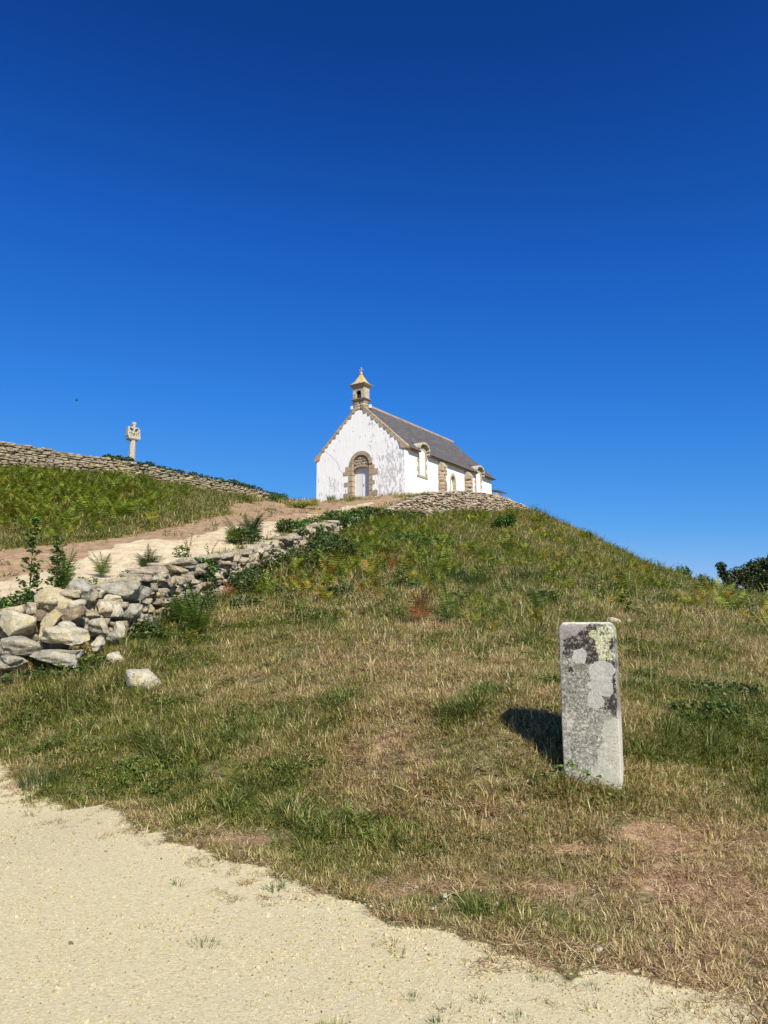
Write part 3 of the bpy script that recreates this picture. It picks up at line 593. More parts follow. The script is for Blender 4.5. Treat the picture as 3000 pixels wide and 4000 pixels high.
# ---------------------------------------------------------------- the calvary above the long wall
CZ = 11.05
cal = empty('calvary', (-15.72, 46.0, CZ), math.radians(42), label='pale carved stone calvary on a slender shaft behind the long wall', cat='stone cross')
b = MB(); b.box((0, 0, .1), (.75, .75, .5)); b.build('base', M['calvary'], cal)
b = MB(); b.lathe([(.205, .3), (.20, 1.0), (.20, 1.25), (.19, 1.3), (.195, 1.32), (.185, 2.25), (.19, 2.36)], 8, rot=math.pi / 8); b.build('shaft', M['calvary'], cal)
b = MB()
b.add([(x * s, y * s, z) for z, s in ((2.34, .78), (2.42, 1.0), (2.58, 1.0)) for x, y in ((-.38, -.25), (.38, -.25), (.38, .25), (-.38, .25))],
      [(3, 2, 1, 0), (8, 9, 10, 11)] + [(j * 4 + k, j * 4 + (k + 1) % 4, j * 4 + 4 + (k + 1) % 4, j * 4 + 4 + k) for j in range(2) for k in range(4)])
b.build('carved_block', M['calvary'], cal)
b = MB(); b.box((0, 0, 3.0), (.17, .17, .9)); b.box((0, 0, 3.42), (.22, .2, .17)); b.box((-.03, 0, 3.12), (.74, .15, .12)); b.box((.34, 0, 2.98), (.12, .2, .16)); b.box((-.36, 0, 2.86), (.10, .3, .55)); b.box((.36, .02, 2.72), (.11, .26, .3))
b.box((0, .06, 2.8), (.68, .1, .5)); b.build('cross', M['calvary'], cal)
def figurine(name, x, y, z, h, arms=None):
    b = MB(); b.lathe([(.055, 0), (.075, .08 * h / .4), (.06, .45 * h), (.075, .68 * h), (.05, .78 * h), (.028, .8 * h), (.05, .86 * h), (.05, .94 * h), (.02, h)], 8, (x, y, z), smooth=True, sy=.8)
    if arms:
        for sx in (-1, 1): b.tube([(x, y, z + .7 * h), (x + sx * .14, y - .01, z + .72 * h), (x + sx * .27, y + .02, z + arms)], [.034, .028, .022])
    else:
        for sx in (-1, 1): b.tube([(x + sx * .055, y, z + .68 * h), (x + sx * .075, y - .03, z + .5 * h), (x + sx * .02, y - .08, z + .52 * h)], [.025, .022, .018])
    return b.build(name, M['calvary'], cal)
figurine('crucified_figure', 0, -.13, 2.72, .5, .44)
figurine('standing_figure', -.24, -.12, 2.58, .40); figurine('standing_figure', .22, -.13, 2.58, .40); figurine('standing_figure', -.12, -.2, 2.58, .30)

# ---------------------------------------------------------------- the chapel
CH = empty('chapel', (-1.70, 50.04, 10.2), math.radians(-33.9), label='small whitewashed chapel with slate roof and stone belfry on top of the mound', cat='chapel')
HW, LEN, EA = 3.665, 12.8, 3.37; RISE = 3.38; AP = EA + RISE; TH = .6; DX = .15
def arc(cx, cz, rx, rz, a0, a1, n): return [(cx + rx * math.cos(math.radians(a0 + (a1 - a0) * i / n)), cz + rz * math.sin(math.radians(a0 + (a1 - a0) * i / n))) for i in range(n + 1)]
OW = .95
b = MB()
hole = [(DX - OW, -1.2)] + [(DX - OW, 2.48)] + arc(DX, 2.5, OW, .93, 180, 0, 20)[1:-1] + [(DX + OW, 2.48), (DX + OW, -1.2)]
b.prism([(-HW, -1.2)] + hole + [(HW, -1.2), (HW, EA), (0, AP), (-HW, EA)], 0, TH)
b.prism([(-HW, -1.2), (HW, -1.2), (HW, EA), (0, AP), (-HW, EA)], LEN - TH, LEN)
# side walls; the right one is cut round the pointed window
b.box((-HW + TH / 2, LEN / 2, (EA - 1.2) / 2), (TH, LEN - 2 * TH, EA + 1.2))
Rz90 = rotm(0, 0, math.pi / 2)
def side_prism(mb, pts, x0, x1, m=0):
    """outline (y, z) extruded along x"""
    t = MB(); t.prism(pts, 0, 1, m); v = np.concatenate(t.v); w = np.stack([x0 + (x1 - x0) * v[:, 1], v[:, 0], v[:, 2]], 1)
    f = t.f if x1 < x0 else [q[::-1] for q in t.f]
    mb.add(w, f, m)
PW = 6.5
ptarch = lambda hw, z0, zt, n=8: [(PW - hw, z0)] + [(PW - hw + hw * (1 - math.cos(math.radians(90 * i / n))) , z0 + (zt - z0) * math.sin(math.radians(90 * i / n)) ** .85) for i in range(1, n + 1)] + [(PW + hw - hw * (1 - math.cos(math.radians(90 * i / n))), z0 + (zt - z0) * math.sin(math.radians(90 * i / n)) ** .85) for i in range(n - 1, 0, -1)] + [(PW + hw, z0)]
hp = ptarch(.36, 1.85, 2.5)
side_prism(b, [(TH, -1.2), (PW - .36, -1.2)] + hp + [(PW + .36, -1.2), (LEN - TH, -1.2), (LEN - TH, EA), (TH, EA)], HW - TH, HW)
b.box((HW - .05, LEN + .2, .9), (1.5, .9, 1.9))
# hairline crack from the left coping down towards the door
cr = [(-2.95, 3.9), (-2.7, 3.66), (-2.45, 3.5), (-2.15, 3.2), (-1.95, 3.05), (-1.75, 2.75), (-1.62, 2.4), (-1.42, 2.15)]
for (x0, z0), (x1, z1) in zip(cr[:-1], cr[1:]): b.prism([(x0 - .012, z0), (x0 + .012, z0), (x1 + .012, z1), (x1 - .012, z1)], -.004, .01, 1)
b.build('wall', [M['lime'], M['crack']], CH)
# roof
roof = MB()
for sx in (-1, 1):
    e = .30; x0, z0 = sx * (HW + e), EA - e * RISE / HW + .07; x1, z1 = 0, AP + .07
    nx_, nz_ = sx * RISE, HW; l = math.hypot(nx_, nz_); ox, oz = nx_ / l * .09, nz_ / l * .09
    xm = sx * (HW - .55); zm = EA + .55 * RISE / HW + .07
    roof.prism([(xm, zm), (x1, z1), (x1, z1 + .127), (xm + ox, zm + oz)], .30, LEN + .12)
    for ya, yb in (((.30, 1.57), (2.83, 9.88), (11.12, LEN + .12)) if sx > 0 else ((.30, LEN + .12),)):
        roof.prism([(x0, z0), (xm, zm), (xm + ox, zm + oz), (x0 + ox, z0 + oz)], ya, yb)
rf = roof.build('roof', M['slate'], CH)
b = MB()
y = .65; i = 0
while y < LEN + .1:
    zt = AP + .20; b.prism([(-.15, zt - .13), (-.12, zt - .02), (-.04, zt + .05), (.04, zt + .05), (.12, zt - .02), (.15, zt - .13)], y, y + .325)
    b.box((0, y + .33, zt + .055), (.10, .07, .06)); y += .34
b.build('ridge_tiles', M['ridge'], rf)
# eave course with small corbels
b = MB()
for sx in (-1, 1):
    y = .02
    segs = [(.3, 1.5), (2.95, 9.8), (11.2, LEN + .1)] if sx > 0 else [(.3, LEN + .1)]
    for a, c in segs:
        b.box((sx * (HW + .075), (a + c) / 2, EA - .165), (.15, c - a, .09)); b.box((sx * (HW + .13), (a + c) / 2, EA - .082), (.27, c - a, .07))
        y = a + .06
        while y < c - .1:
            b.box((sx * (HW + .235), y + .07, EA - .155), (.07, .13, .075)); y += .26
b.build('eave_course', M['granite'], CH)
# gable coping: stones with a toothed lower edge
b = MB(); r = random.Random(4); L = math.hypot(HW, RISE); ux, uz = HW / L, RISE / L
for sx in (-1, 1):
    s = .35; k = 0
    while s < L - .35:
        l = r.uniform(.36, .5); l = min(l, L - .3 - s); dp = r.uniform(.12, .24); t0 = .12
        loc = [(0.01, t0), (l - .01, t0 + r.uniform(-.015, .015)), (l - .03, -.0), (l - .08, -.05), (l * .45, -dp + .05), (l * .28, -dp), (.10, -dp * .8), (0.01, -.06)]
        pts = []
        for a, n_ in loc:
            S_ = s + a; pts.append((sx * (HW + .03 - ux * S_ + uz * n_), EA + uz * S_ + ux * n_))
        b.prism(pts, -.035 - r.uniform(0, .02), .34); s += l; k += 1
    # kneeler
    b.prism([(sx * (HW - .30), EA - .08), (sx * (HW - .12), EA - .14), (sx * (HW + .03), EA - .20), (sx * (HW + .17), EA - .14), (sx * (HW + .22), EA - .02), (sx * (HW + .05), EA + .18), (sx * (HW - .28), EA + .44), (sx * (HW - .38), EA + .3)], -.07, .33)
b.build('gable_coping', M['granite'], CH)
# doorway
ds = empty('door_surround', label=None); ds.parent = CH
b = MB(); n = 11
for i in range(n):
    a0, a1 = 180 - i * 180 / n + 0, 180 - (i + 1) * 180 / n + .8
    b.prism(arc(DX, 2.5, OW + .02, .96, a0, a1, 3) + arc(DX, 2.5, .70, .70, a1, a0, 3), -.035, .3)
b.build('arch', M['granite'], ds)
b = MB(); r = random.Random(9)
doorarc = arc(DX, 2.06, .70, .33, 0, 180, 12)
ty = [(DX - .70, 2.06)] + doorarc[::-1][1:-1][::1] + [(DX + .70, 2.06)]
b.prism([(DX - .72, 2.10), (DX - .72, 2.5)] + arc(DX, 2.5, .72, .72, 180, 0, 16)[1:-1] + [(DX + .72, 2.5), (DX + .72, 2.10)] + doorarc, .10, .45)
for row, (zc, wd) in enumerate([(2.62, .58), (2.80, .52), (2.98, .36)]):
    x = DX - wd
    while x < DX + wd - .05:
        w = r.uniform(.2, .38); w = min(w, DX + wd - x); v, f = stone((w, .08, .17), r.randrange(9999), 3, .8, 2, .04); b.add(v + np.array((x + w / 2, .09, zc)), f, 0, True); x += w
for i in range(9):
    a0, a1 = 178 - i * 20 + 1, 178 - (i + 1) * 20 + 3
    b.prism(arc(DX, 2.06, .84, .49, a0, a1, 2) + arc(DX, 2.06, .69, .335, a1, a0, 2), .045, .3)
b.build('tympanum', M['granite'], ds)
for sx, rows in ((-1, [(.28, .66, 1.42), (.67, 1.08, 1.05), (1.10, 1.43, 1.38), (1.45, 1.86, 1.02), (1.88, 2.17, 1.47), (2.18, 2.5, 1.27)]), (1, [(.28, .66, 1.39), (.67, 1.04, .98), (1.05, 1.36, 1.17), (1.38, 1.70, 1.0), (1.71, 2.13, 1.42), (2.14, 2.42, 1.15)])):
    b = MB()
    for z0, z1, w in rows:
        j = .04; xo = DX + sx * w; xi = DX + sx * .69
        pts = [(xi, z0 + .01), (xo - sx * j, z0 + .012), (xo, z0 + j), (xo + sx * .01, z1 - j), (xo - sx * j, z1 - .01), (xi, z1 - .01)]
        b.prism(pts, -.022, .32)
    b.box((DX + sx * .82, .15, -.3), (.26, .34, 1.18)); b.build('jamb', M['granite'], ds)
dr = empty('door'); dr.parent = CH
for sx in (-1, 1):
    b = MB(); x0, x1 = sorted((DX + sx * .015, DX + sx * .70))
    top = [(x, 2.06 + .33 * math.sqrt(max(0, 1 - ((x - DX) / .705) ** 2))) for x in np.linspace(x0, x1, 9)]
    b.prism([(x0, .3)] + top + [(x1, .3)], .30, .36); b.build('door_leaf', M['door'], dr)
b = MB(); b.box((DX - .02, .285, 1.2), (.05, .03, 1.75)); b.build('centre_strip', M['door'], dr)
b = MB(); b.box((DX + .07, .275, 1.15), (.025, .05, .12)); b.build('handle', M['bronze'], dr)
b = MB(); b.box((DX, .13, .235), (1.36, .42, .11)); b.box((DX, .04, .06), (1.5, .5, .23)); b.build('step', M['granite_light'], CH)
# pointed side window
pw = empty('window'); pw.parent = CH
b = MB()
o_, i_ = ptarch(.50, 1.80, 2.66), ptarch(.33, 1.84, 2.47); nn_ = len(o_)
for k in range(nn_ - 1):
    side_prism(b, [o_[k], o_[k + 1], i_[k + 1], i_[k]], HW - .3, HW + .02 + .004 * (k % 2))
for sy in (-1, 1):
    for z0, z1, w in ((.9, 1.3, .46), (1.31, 1.55, .56), (1.56, 1.80, .46)):
        side_prism(b, [(PW + sy * .33, z0), (PW + sy * w, z0), (PW + sy * w, z1 - .008), (PW + sy * .33, z1 - .008)], HW - .3, HW + .022)
b.build('frame', M['granite_light'], pw)
b = MB(); side_prism(b, ptarch(.38, 1.0, 2.5), HW - .28, HW - .22); b.build('blind_panel', M['panel'], pw)
# tall windows breaking through the eaves
def tall_window(c, hw, z0, ztop, q):
    w = empty('dormer_window'); w.parent = CH
    body = MB(); side_prism(body, [(c - hw - .22, EA - .25), (c - hw - .22, ztop - .12)] + arc(c, ztop - .14, hw + .22, .36, 180, 0, 12)[1:-1] + [(c + hw + .22, ztop - .12), (c + hw + .22, EA - .25)], HW - .9, HW + .018)
    body.build('head_stone', M['granite_light'], w)
    h = MB(); a = arc(c, ztop - .12, hw + .30, .47, 188, -8, 14); ii = arc(c, ztop - .14, hw + .21, .36, 188, -8, 14)
    for k in range(14): side_prism(h, [a[k], a[k + 1], ii[k + 1], ii[k]], HW - .8, HW + .26)
    for sy in (-1, 1):
        y0 = c + sy * (hw + .25); pts = [(y0, ztop - .28), (y0 + sy * .18, ztop - .37), (y0 + sy * .44, EA - .05), (y0 + sy * .44, EA - .14), (y0 + sy * .12, ztop - .48), (y0 - sy * .02, ztop - .40)]
        side_prism(h, pts, HW - .5, HW + .25)
    h.build('hood', M['granite_light'], w)
    f = MB(); rr = random.Random(q); z = z0; k = 0
    while z < ztop - .35:
        hh = rr.uniform(.22, .34)
        for sy in (-1, 1):
            ww = .30 if (k + (sy > 0)) % 2 else .16
            side_prism(f, [(c + sy * hw, z), (c + sy * (hw + ww), z + .01), (c + sy * (hw + ww), z + hh - .015), (c + sy * hw, z + hh - .005)], HW - .05, HW + .024 + .006 * (k % 2))
        z += hh; k += 1
    side_prism(f, [(c - hw - .32, z0 - .14), (c + hw + .32, z0 - .14), (c + hw + .32, z0 - .002), (c - hw - .32, z0 - .002)], HW - .05, HW + .05)
    f.build('frame', M['granite'], w)
    p = MB(); side_prism(p, [(c - hw, z0)] + [(c - hw, ztop - .45)] + arc(c, ztop - .45, hw, .27, 180, 0, 10)[1:-1] + [(c + hw, ztop - .45), (c + hw, z0)], HW - .02, HW + .022)
    p.build('blind_panel', M['panel'], w)
    g = MB()
    for t in (-.33, .33): side_prism(g, [(c + t * hw - .012, z0 + .02), (c + t * hw + .012, z0 + .02), (c + t * hw + .012, ztop - .3), (c + t * hw - .012, ztop - .3)], HW + .018, HW + .028)
    g.build('glazing_bar', M['panel'], w)
tall_window(2.20, .37, 1.72, 3.64, 1); tall_window(10.5, .34, 1.62, 3.58, 2)
# buttresses
for y0 in (4.37, 8.26):
    b = MB(); r = random.Random(int(y0)); z = -.6
    while z < 2.72:
        h = r.uniform(.2, .3); h = min(h, 2.75 - z)
        for ya, yb in ((y0, y0 + .27), (y0 + .27, y0 + .52)):
            v, f = stone((.46, yb - ya + .012, h + .008), r.randrange(9999), 3, .93, 1, .02); b.add(v + np.array((HW + .21, (ya + yb) / 2, z + h / 2)), f, 0, True)
        z += h
    t = MB(); t.prism([(HW - .05, 2.68), (HW + .46, 2.68), (HW + .44, 2.82), (HW + .12, 3.16), (HW - .05, 3.18)], y0 - .01, y0 + .53)
    o = b.build('buttress', M['granite'], CH); t.build('weathering', M['granite_light'], o)
# lean-to at the back
b = MB(); b.box((HW + .1, LEN + .75, 1.6), (.5, .7, 1.2)); lt = b.build('lean_to', M['lime'], CH)
b = MB(); b.prism([(HW - .9, 2.75), (HW + .75, 2.28), (HW + .75, 2.2), (HW - .9, 2.62)], LEN + .02, LEN + 1.35); b.build('lean_to_roof', M['slate'], lt)
# bell tower
TX, TW, TD = -.05, .93, .64
tw = empty('bell_tower'); tw.parent = CH
def ring4(mb, prof, m=0, cy=.0):
    """square section rings (half width, half depth, z)"""
    v = []; 
    for a, d_, z in prof: v += [(TX - a, cy - d_, z), (TX + a, cy - d_, z), (TX + a, cy + d_, z), (TX - a, cy + d_, z)]
    f = [(3, 2, 1, 0)] + [(j * 4 + k, j * 4 + (k + 1) % 4, j * 4 + 4 + (k + 1) % 4, j * 4 + 4 + k) for j in range(len(prof) - 1) for k in range(4)]; e = (len(prof) - 1) * 4; f.append((e, e + 1, e + 2, e + 3)); mb.add(v, f, m)
CY = TD / 2 - .03; hw, hd = TW / 2, TD / 2
b = MB(); r = random.Random(2)
ring4(b, [(hw - .03, hd - .03, 6.36), (hw - .03, hd - .03, 7.02)], cy=CY)
z = 6.34
while z < 6.98:
    h = min(r.uniform(.2, .26), 7.02 - z); sp = TX + r.uniform(-.15, .15)
    for xa, xb in ((TX - hw, sp), (sp, TX + hw)):
        v, f = stone((xb - xa, TD, h), r.randrange(9999), 3, .95, 1, .012); b.add(v + np.array(((xa + xb) / 2, CY, z + h / 2)), f, 0, True)
    z += h
b.build('tower_base', M['granite'], tw)
b = MB(); ring4(b, [(hw, hd, 7.0), (hw + .03, hd + .03, 7.05), (hw + .12, hd + .12, 7.13), (hw + .12, hd + .12, 7.17), (hw - .01, hd - .01, 7.20)], cy=CY); b.build('lower_cornice', M['granite'], tw)
bf = MB()
op = [(-.27, 7.22)] + [(-.27, 7.58)] + arc(-.05, 7.58, .22, .2, 180, 0, 10)[1:-1] + [(.17, 7.58), (.17, 7.22)]
op = [(x - .0, z) for x, z in op]
bf.prism([(TX - hw, 7.19)] + [(TX - .22, 7.19)] + op + [(TX + .22, 7.19), (TX + hw, 7.19), (TX + hw, 7.96), (TX - hw, 7.96)], CY - hd, CY - hd + .16)
bf.prism([(TX - hw, 7.19), (TX + hw, 7.19), (TX + hw, 7.96), (TX - hw, 7.96)], CY + hd - .12, CY + hd)
for sx in (-1, 1): bf.box((TX + sx * (hw - .06), CY + .02, 7.575), (.118, TD - .284, .768))
for zc in (7.36, 7.62):
    for sx in (-1, 1): bf.box((TX + sx * (hw - .11), CY - hd - .002, zc), (.225, .012, .235))
bb = bf.build('belfry', M['granite_light'], tw)
b = MB(); b.box((TX, CY + .1, 7.5), (.6, .18, .7)); b.build('painted_shadow_block', M['dark'], bb)  # near-black block painting the shade seen inside the belfry opening
b = MB(); b.lathe([(.15, 0), (.14, .05), (.10, .14), (.085, .26), (.03, .31)], 12, (TX, CY - .13, 7.32), smooth=True); b.build('bell', M['bronze'], bb)
b = MB(); ring4(b, [(hw - .01, hd - .01, 7.94), (hw + .05, hd + .05, 8.0), (hw + .17, hd + .17, 8.14), (hw + .20, hd + .20, 8.19), (hw + .20, hd + .20, 8.22), (hw + .1, hd + .1, 8.26)], cy=CY); b.build('upper_cornice', M['granite'], tw)
b = MB(); ring4(b, [(hw + .15, hd + .15, 8.225), (hw + .02, hd + .06, 8.32), (hw * .72, hd * .85, 8.48), (hw * .5, hd * .62, 8.66), (hw * .27, hd * .36, 8.84), (.07, .07, 8.97), (.06, .06, 9.0)], cy=CY); b.build('spire', M['spire'], tw)
fi = MB(); fi.lathe([(.05, 0), (.09, .04), (.105, .09), (.09, .14), (.05, .18), (.045, .2)], 12, (TX, CY, 8.97), smooth=True); fo = fi.build('finial', M['spire'], tw)
b = MB(); b.box((TX, CY, 9.31), (.05, .05, .3)); b.box((TX, CY, 9.33), (.24, .05, .055))
for dx, dz in ((-.13, .33), (.13, .33), (0, .48)): v, f = stone((.075, .06, .075), 5, 2, .4, 0, 0); b.add(v + np.array((TX + dx, CY, 9.0 + dz)), f, 0, True)
b.box((TX, CY, 9.18), (.13, .09, .05)); b.build('finial_cross', M['calvary'], fo)
for x, y, z in ((-.60, -.02, 6.62), (.66, .38, 6.62)):
    b = MB(); b.box((x, y, z), (.15, .16, .22), R=rotm(.2, 0, .2)); o = b.build('floodlight', M['lamp'], CH); b = MB(); b.tube([(x, y + .02, z - .1), (x, y + .05, z - .24), (x * .8, y + .08, z - .27)], .018); b.build('bracket', M['dark'], o)

# ---------------------------------------------------------------- a bird
bd = empty('bird', (-25.1, 59.5, 20.2), .4, label='tiny dark swallow shaped bird gliding in the sky above the calvary', cat='bird')
b = MB(); b.lathe([(.008, -.11), (.028, -.06), (.036, 0), (.03, .05), (.012, .09)], 8, smooth=True); v = np.concatenate(b.v); b.v = [np.stack([v[:, 2] * 1, v[:, 0], v[:, 1]], 1)]
b.add([(-.1, 0, 0), (-.2, .05, .01), (-.12, .01, .006), (-.2, -.05, .01)], [(0, 2, 1), (0, 3, 2)]); b.build('body', M['bird'], bd)
for sx, pt in ((-1, (-.14, -.30, -.01)), (1, (.0, .20, .26))):
    b = MB(); b.add([(.05, 0, .01), (-.05, 0, .01), (.04, pt[1] * .5, pt[2] * .55 + .012), (-.05, pt[1] * .5, pt[2] * .5 + .01), pt, (.05, 0, .0), (-.05, 0, .0), (.04, pt[1] * .5, pt[2] * .55), (-.05, pt[1] * .5, pt[2] * .5)], [(0, 1, 3, 2), (2, 3, 4), (5, 7, 8, 6), (7, 4, 8)]); b.build('wing', M['bird'], bd)

# ---------------------------------------------------------------- plants: source meshes for the scattered ground cover
SRC = {}
def source(kind, mb, mat):
    c = SRC.setdefault(kind, bpy.data.collections.new('source_' + kind)); o = mb.build('%s_tuft_%02d' % (kind, len(c.objects)), mat, link=False); c.objects.link(o); return o
def blade(mb, r, base, ang, h, w, lean, att, segs=3, curl=1.0):
    """one tapering bent grass blade"""
    dx, dy = math.cos(ang), math.sin(ang); px, py = -dy, dx; tw = r.uniform(-.6, .6); px, py = px * math.cos(tw) + dx * math.sin(tw), py * math.cos(tw) + dy * math.sin(tw)
    v = []; x = z = 0
    for i in range(segs + 1):
        t = i / segs; th = lean * t ** curl * 1.5; 
        if i: x += math.sin(th) * h / segs; z += math.cos(th) * h / segs
        ww = w * (1 - t ** 1.6) * .5
        if i < segs: v += [(base[0] + dx * x - px * ww, base[1] + dy * x - py * ww, z + base[2]), (base[0] + dx * x + px * ww, base[1] + dy * x + py * ww, z + base[2])]
        else: v.append((base[0] + dx * x, base[1] + dy * x, z + base[2]))
    f = [(2 * i, 2 * i + 1, 2 * i + 3, 2 * i + 2) for i in range(segs - 1)] + [(2 * segs - 2, 2 * segs - 1, 2 * segs)]
    mb.add(v, f, 0, False, att)
def grass_tuft(seed, n, rad, h, w, lean=(.35, 1.5), segs=3):
    r = random.Random(seed); b = MB()
    for i in range(n):
        a = r.uniform(0, 6.283); q = rad * math.sqrt(r.random())
        blade(b, r, (q * math.cos(a), q * math.sin(a), -.01), a + r.uniform(-.9, .9), h * r.uniform(.45, 1.15), w * r.uniform(.6, 1.3), r.uniform(*lean), r.random(), segs)
    return b
for i in range(7): source('grass', grass_tuft(i, 30, .08, .125, .0075), M['grass'])
for i in range(4): source('lush', grass_tuft(20 + i, 32, .07, .19, .0095, (.4, 1.35)), M['rushes'])
for i in range(5): source('far_grass', grass_tuft(40 + i, 26, .15, .20, .019, (.3, 1.4), 2), M['grass'])
def straw_tuft(seed, n, rad, l, w):
    r = random.Random(seed); b = MB()
    for i in range(n):
        a, q = r.uniform(0, 6.283), rad * math.sqrt(r.random()); t = r.uniform(0, 6.283)
        blade(b, r, (q * math.cos(a), q * math.sin(a), r.uniform(0, .02)), t, l * r.uniform(.4, 1.2), w * r.uniform(.6, 1.4), r.uniform(.85, 1.12), r.random(), 3, .12)
    return b
for i in range(5): source('straw', straw_tuft(60 + i, 26, .11, .12, .0068), M['straw'])
def stalk(seed, h, n):
    r = random.Random(seed); b = MB()
    for i in range(n):
        a = r.uniform(0, 6.283); lean = r.uniform(.05, .5); l = h * r.uniform(.6, 1.1); blade(b, r, (r.uniform(-.04, .04), r.uniform(-.04, .04), 0), a, l, .004, lean, r.random(), 4)
        x = sum(math.sin(lean * (k / 4) * 1.5) * l / 4 for k in range(1, 5)); z = sum(math.cos(lean * (k / 4) * 1.5) * l / 4 for k in range(1, 5))
        for k in range(7): blade(b, r, (math.cos(a) * x * (1 - k * .03), math.sin(a) * x * (1 - k * .03), z - .012 * k), r.uniform(0, 6.283), .03, .006, .4, r.random(), 2)
    return b
for i in range(4): source('stalk', stalk(80 + i, .42, 4), M['straw'])
def herb(seed, n, rad, h, ls):
    r = random.Random(seed); b = MB()
    for i in range(n):
        a, q = r.uniform(0, 6.283), rad * math.sqrt(r.random()); z = h * r.uniform(.2, 1) * (1 - .5 * q / rad)
        leaf(b, r, (q * math.cos(a), q * math.sin(a), z), ls * r.uniform(.6, 1.3), r.random(), (r.uniform(-.6, .6), r.uniform(-.6, .6), r.uniform(0, 6.28)))
    return b
def leaf(b, r, c, s, att, rot, ar=.62, fold=.18):
    v = np.array([(-.5, 0, 0), (-.12, -ar / 2, fold * .5), (.3, -ar * .36, fold * .35), (.5, 0, -.05), (.3, ar * .36, fold * .35), (-.12, ar / 2, fold * .5), (.05, 0, -.02)]) * s
    b.add(v @ rotm(*rot).T + np.array(c), [(0, 1, 6), (1, 2, 6), (2, 3, 6), (3, 4, 6), (4, 5, 6), (5, 0, 6)], 0, False, att)
for i in range(4): source('herb', herb(90 + i, 46, .11, .09, .026), M['herb'])
def frond(b, r, base, ang, L, lean, wid, npin=12, fine=False, att0=None):
    """a bracken frond: arching rachis with tapering pairs of pinnae"""
    d = np.array((math.cos(ang), math.sin(ang), 0)); up = np.array((0, 0, 1)); s = np.cross(d, up); p = np.array(base, float); pts = []; dirs = []
    N = npin + 4
    for i in range(N + 1):
        th = lean * (.35 + 1.5 * (i / N) ** 1.3); t = d * math.sin(th) + up * math.cos(th); pts.append(p.copy()); dirs.append(t); p = p + t * L / N
    w = .004 * L / .5
    for i in range(N): a, c = pts[i], pts[i + 1]; b.add([a - s * w, a + s * w, c + s * w * .8, c - s * w * .8], [(0, 1, 2, 3)], 0, False, .3)
    for i in range(4, N):
        t = (i - 4) / npin; l = wid * (1 - t) ** .85 * (1 if t > .12 else .8 + t); n_ = np.cross(dirs[i], s); att = min(1, max(0, (att0 if att0 is not None else r.random()) * .7 + r.random() * .3))
        for sg in (-1, 1):
            q = dirs[i] * .35 + s * sg * .95 - n_ * .0 + up * r.uniform(-.28, .02); q /= np.linalg.norm(q); e = dirs[i] * .5 * L / N
            a = pts[i]; bw = L / N * .62
            if not fine:
                b.add([a - dirs[i] * bw * .3, a + q * l * .45 - dirs[i] * bw * .45, a + q * l, a + q * l * .45 + dirs[i] * bw * .5, a + dirs[i] * bw * .4], [(0, 1, 2, 3, 4)], 0, False, att)
            else:
                m = max(4, int(l / .018)); pd = dirs[i]
                for k in range(m):
                    u = (k + .5) / m; c = a + q * l * u - up * .04 * l * u * u; ll = bw * .75 * (1 - u) ** .6 + .002; hw = l / m * .42
                    for s2 in (-1, 1):
                        tip = c + pd * s2 * ll + q * hw * .8; b.add([c - q * hw, tip, c + q * hw], [(0, 1, 2)], 0, False, min(1, att + r.uniform(-.1, .1)))
def bracken(seed, nf, L, wid, npin=11, fine=False, lean=(.45, .95)):
    r = random.Random(seed); b = MB(); a0 = r.uniform(0, 6)
    for k in range(nf): frond(b, r, (r.uniform(-.03, .03), r.uniform(-.03, .03), 0), a0 + k * 6.283 / nf + r.uniform(-.4, .4), L * r.uniform(.7, 1.15), r.uniform(*lean), wid * r.uniform(.8, 1.2), npin, fine)
    return b
for i in range(5): source('shaggy', grass_tuft(140 + i, 30, .16, .48, .017, (.2, 1.1), 4), M['rushes'])
for i in range(5): source('bracken', bracken(100 + i, 6, .62, .17), M['bracken'])
def weed(seed, h, n):
    r = random.Random(seed); b = MB()
    for i in range(n):
        a = r.uniform(0, 6.283); l = h * r.uniform(.5, 1.1); lean = r.uniform(.05, .3); x0, y0 = r.uniform(-.08, .08), r.uniform(-.08, .08)
        blade(b, r, (x0, y0, 0), a, l, .012, lean, r.random(), 4)
        for k in range(14):
            t = r.uniform(.25, 1); leaf(b, r, (x0 + math.cos(a) * lean * .8 * t * t * l + r.uniform(-.05, .05), y0 + math.sin(a) * lean * .8 * t * t * l + r.uniform(-.05, .05), t * l * .95), r.uniform(.03, .065), r.random(), (r.uniform(-1, 1), r.uniform(-1, 1), r.uniform(0, 6)))
    return b
for i in range(4): source('weed', weed(120 + i, .55, 5), M['herb'])
def pebble_src(i):
    b = MB(); v, f = stone((1, .8, .55), 300 + i, 2, .45, 3, .05); b.add(v, f, 0, False); return b
for i in range(6): source('pebble', pebble_src(i), M['pebble'])

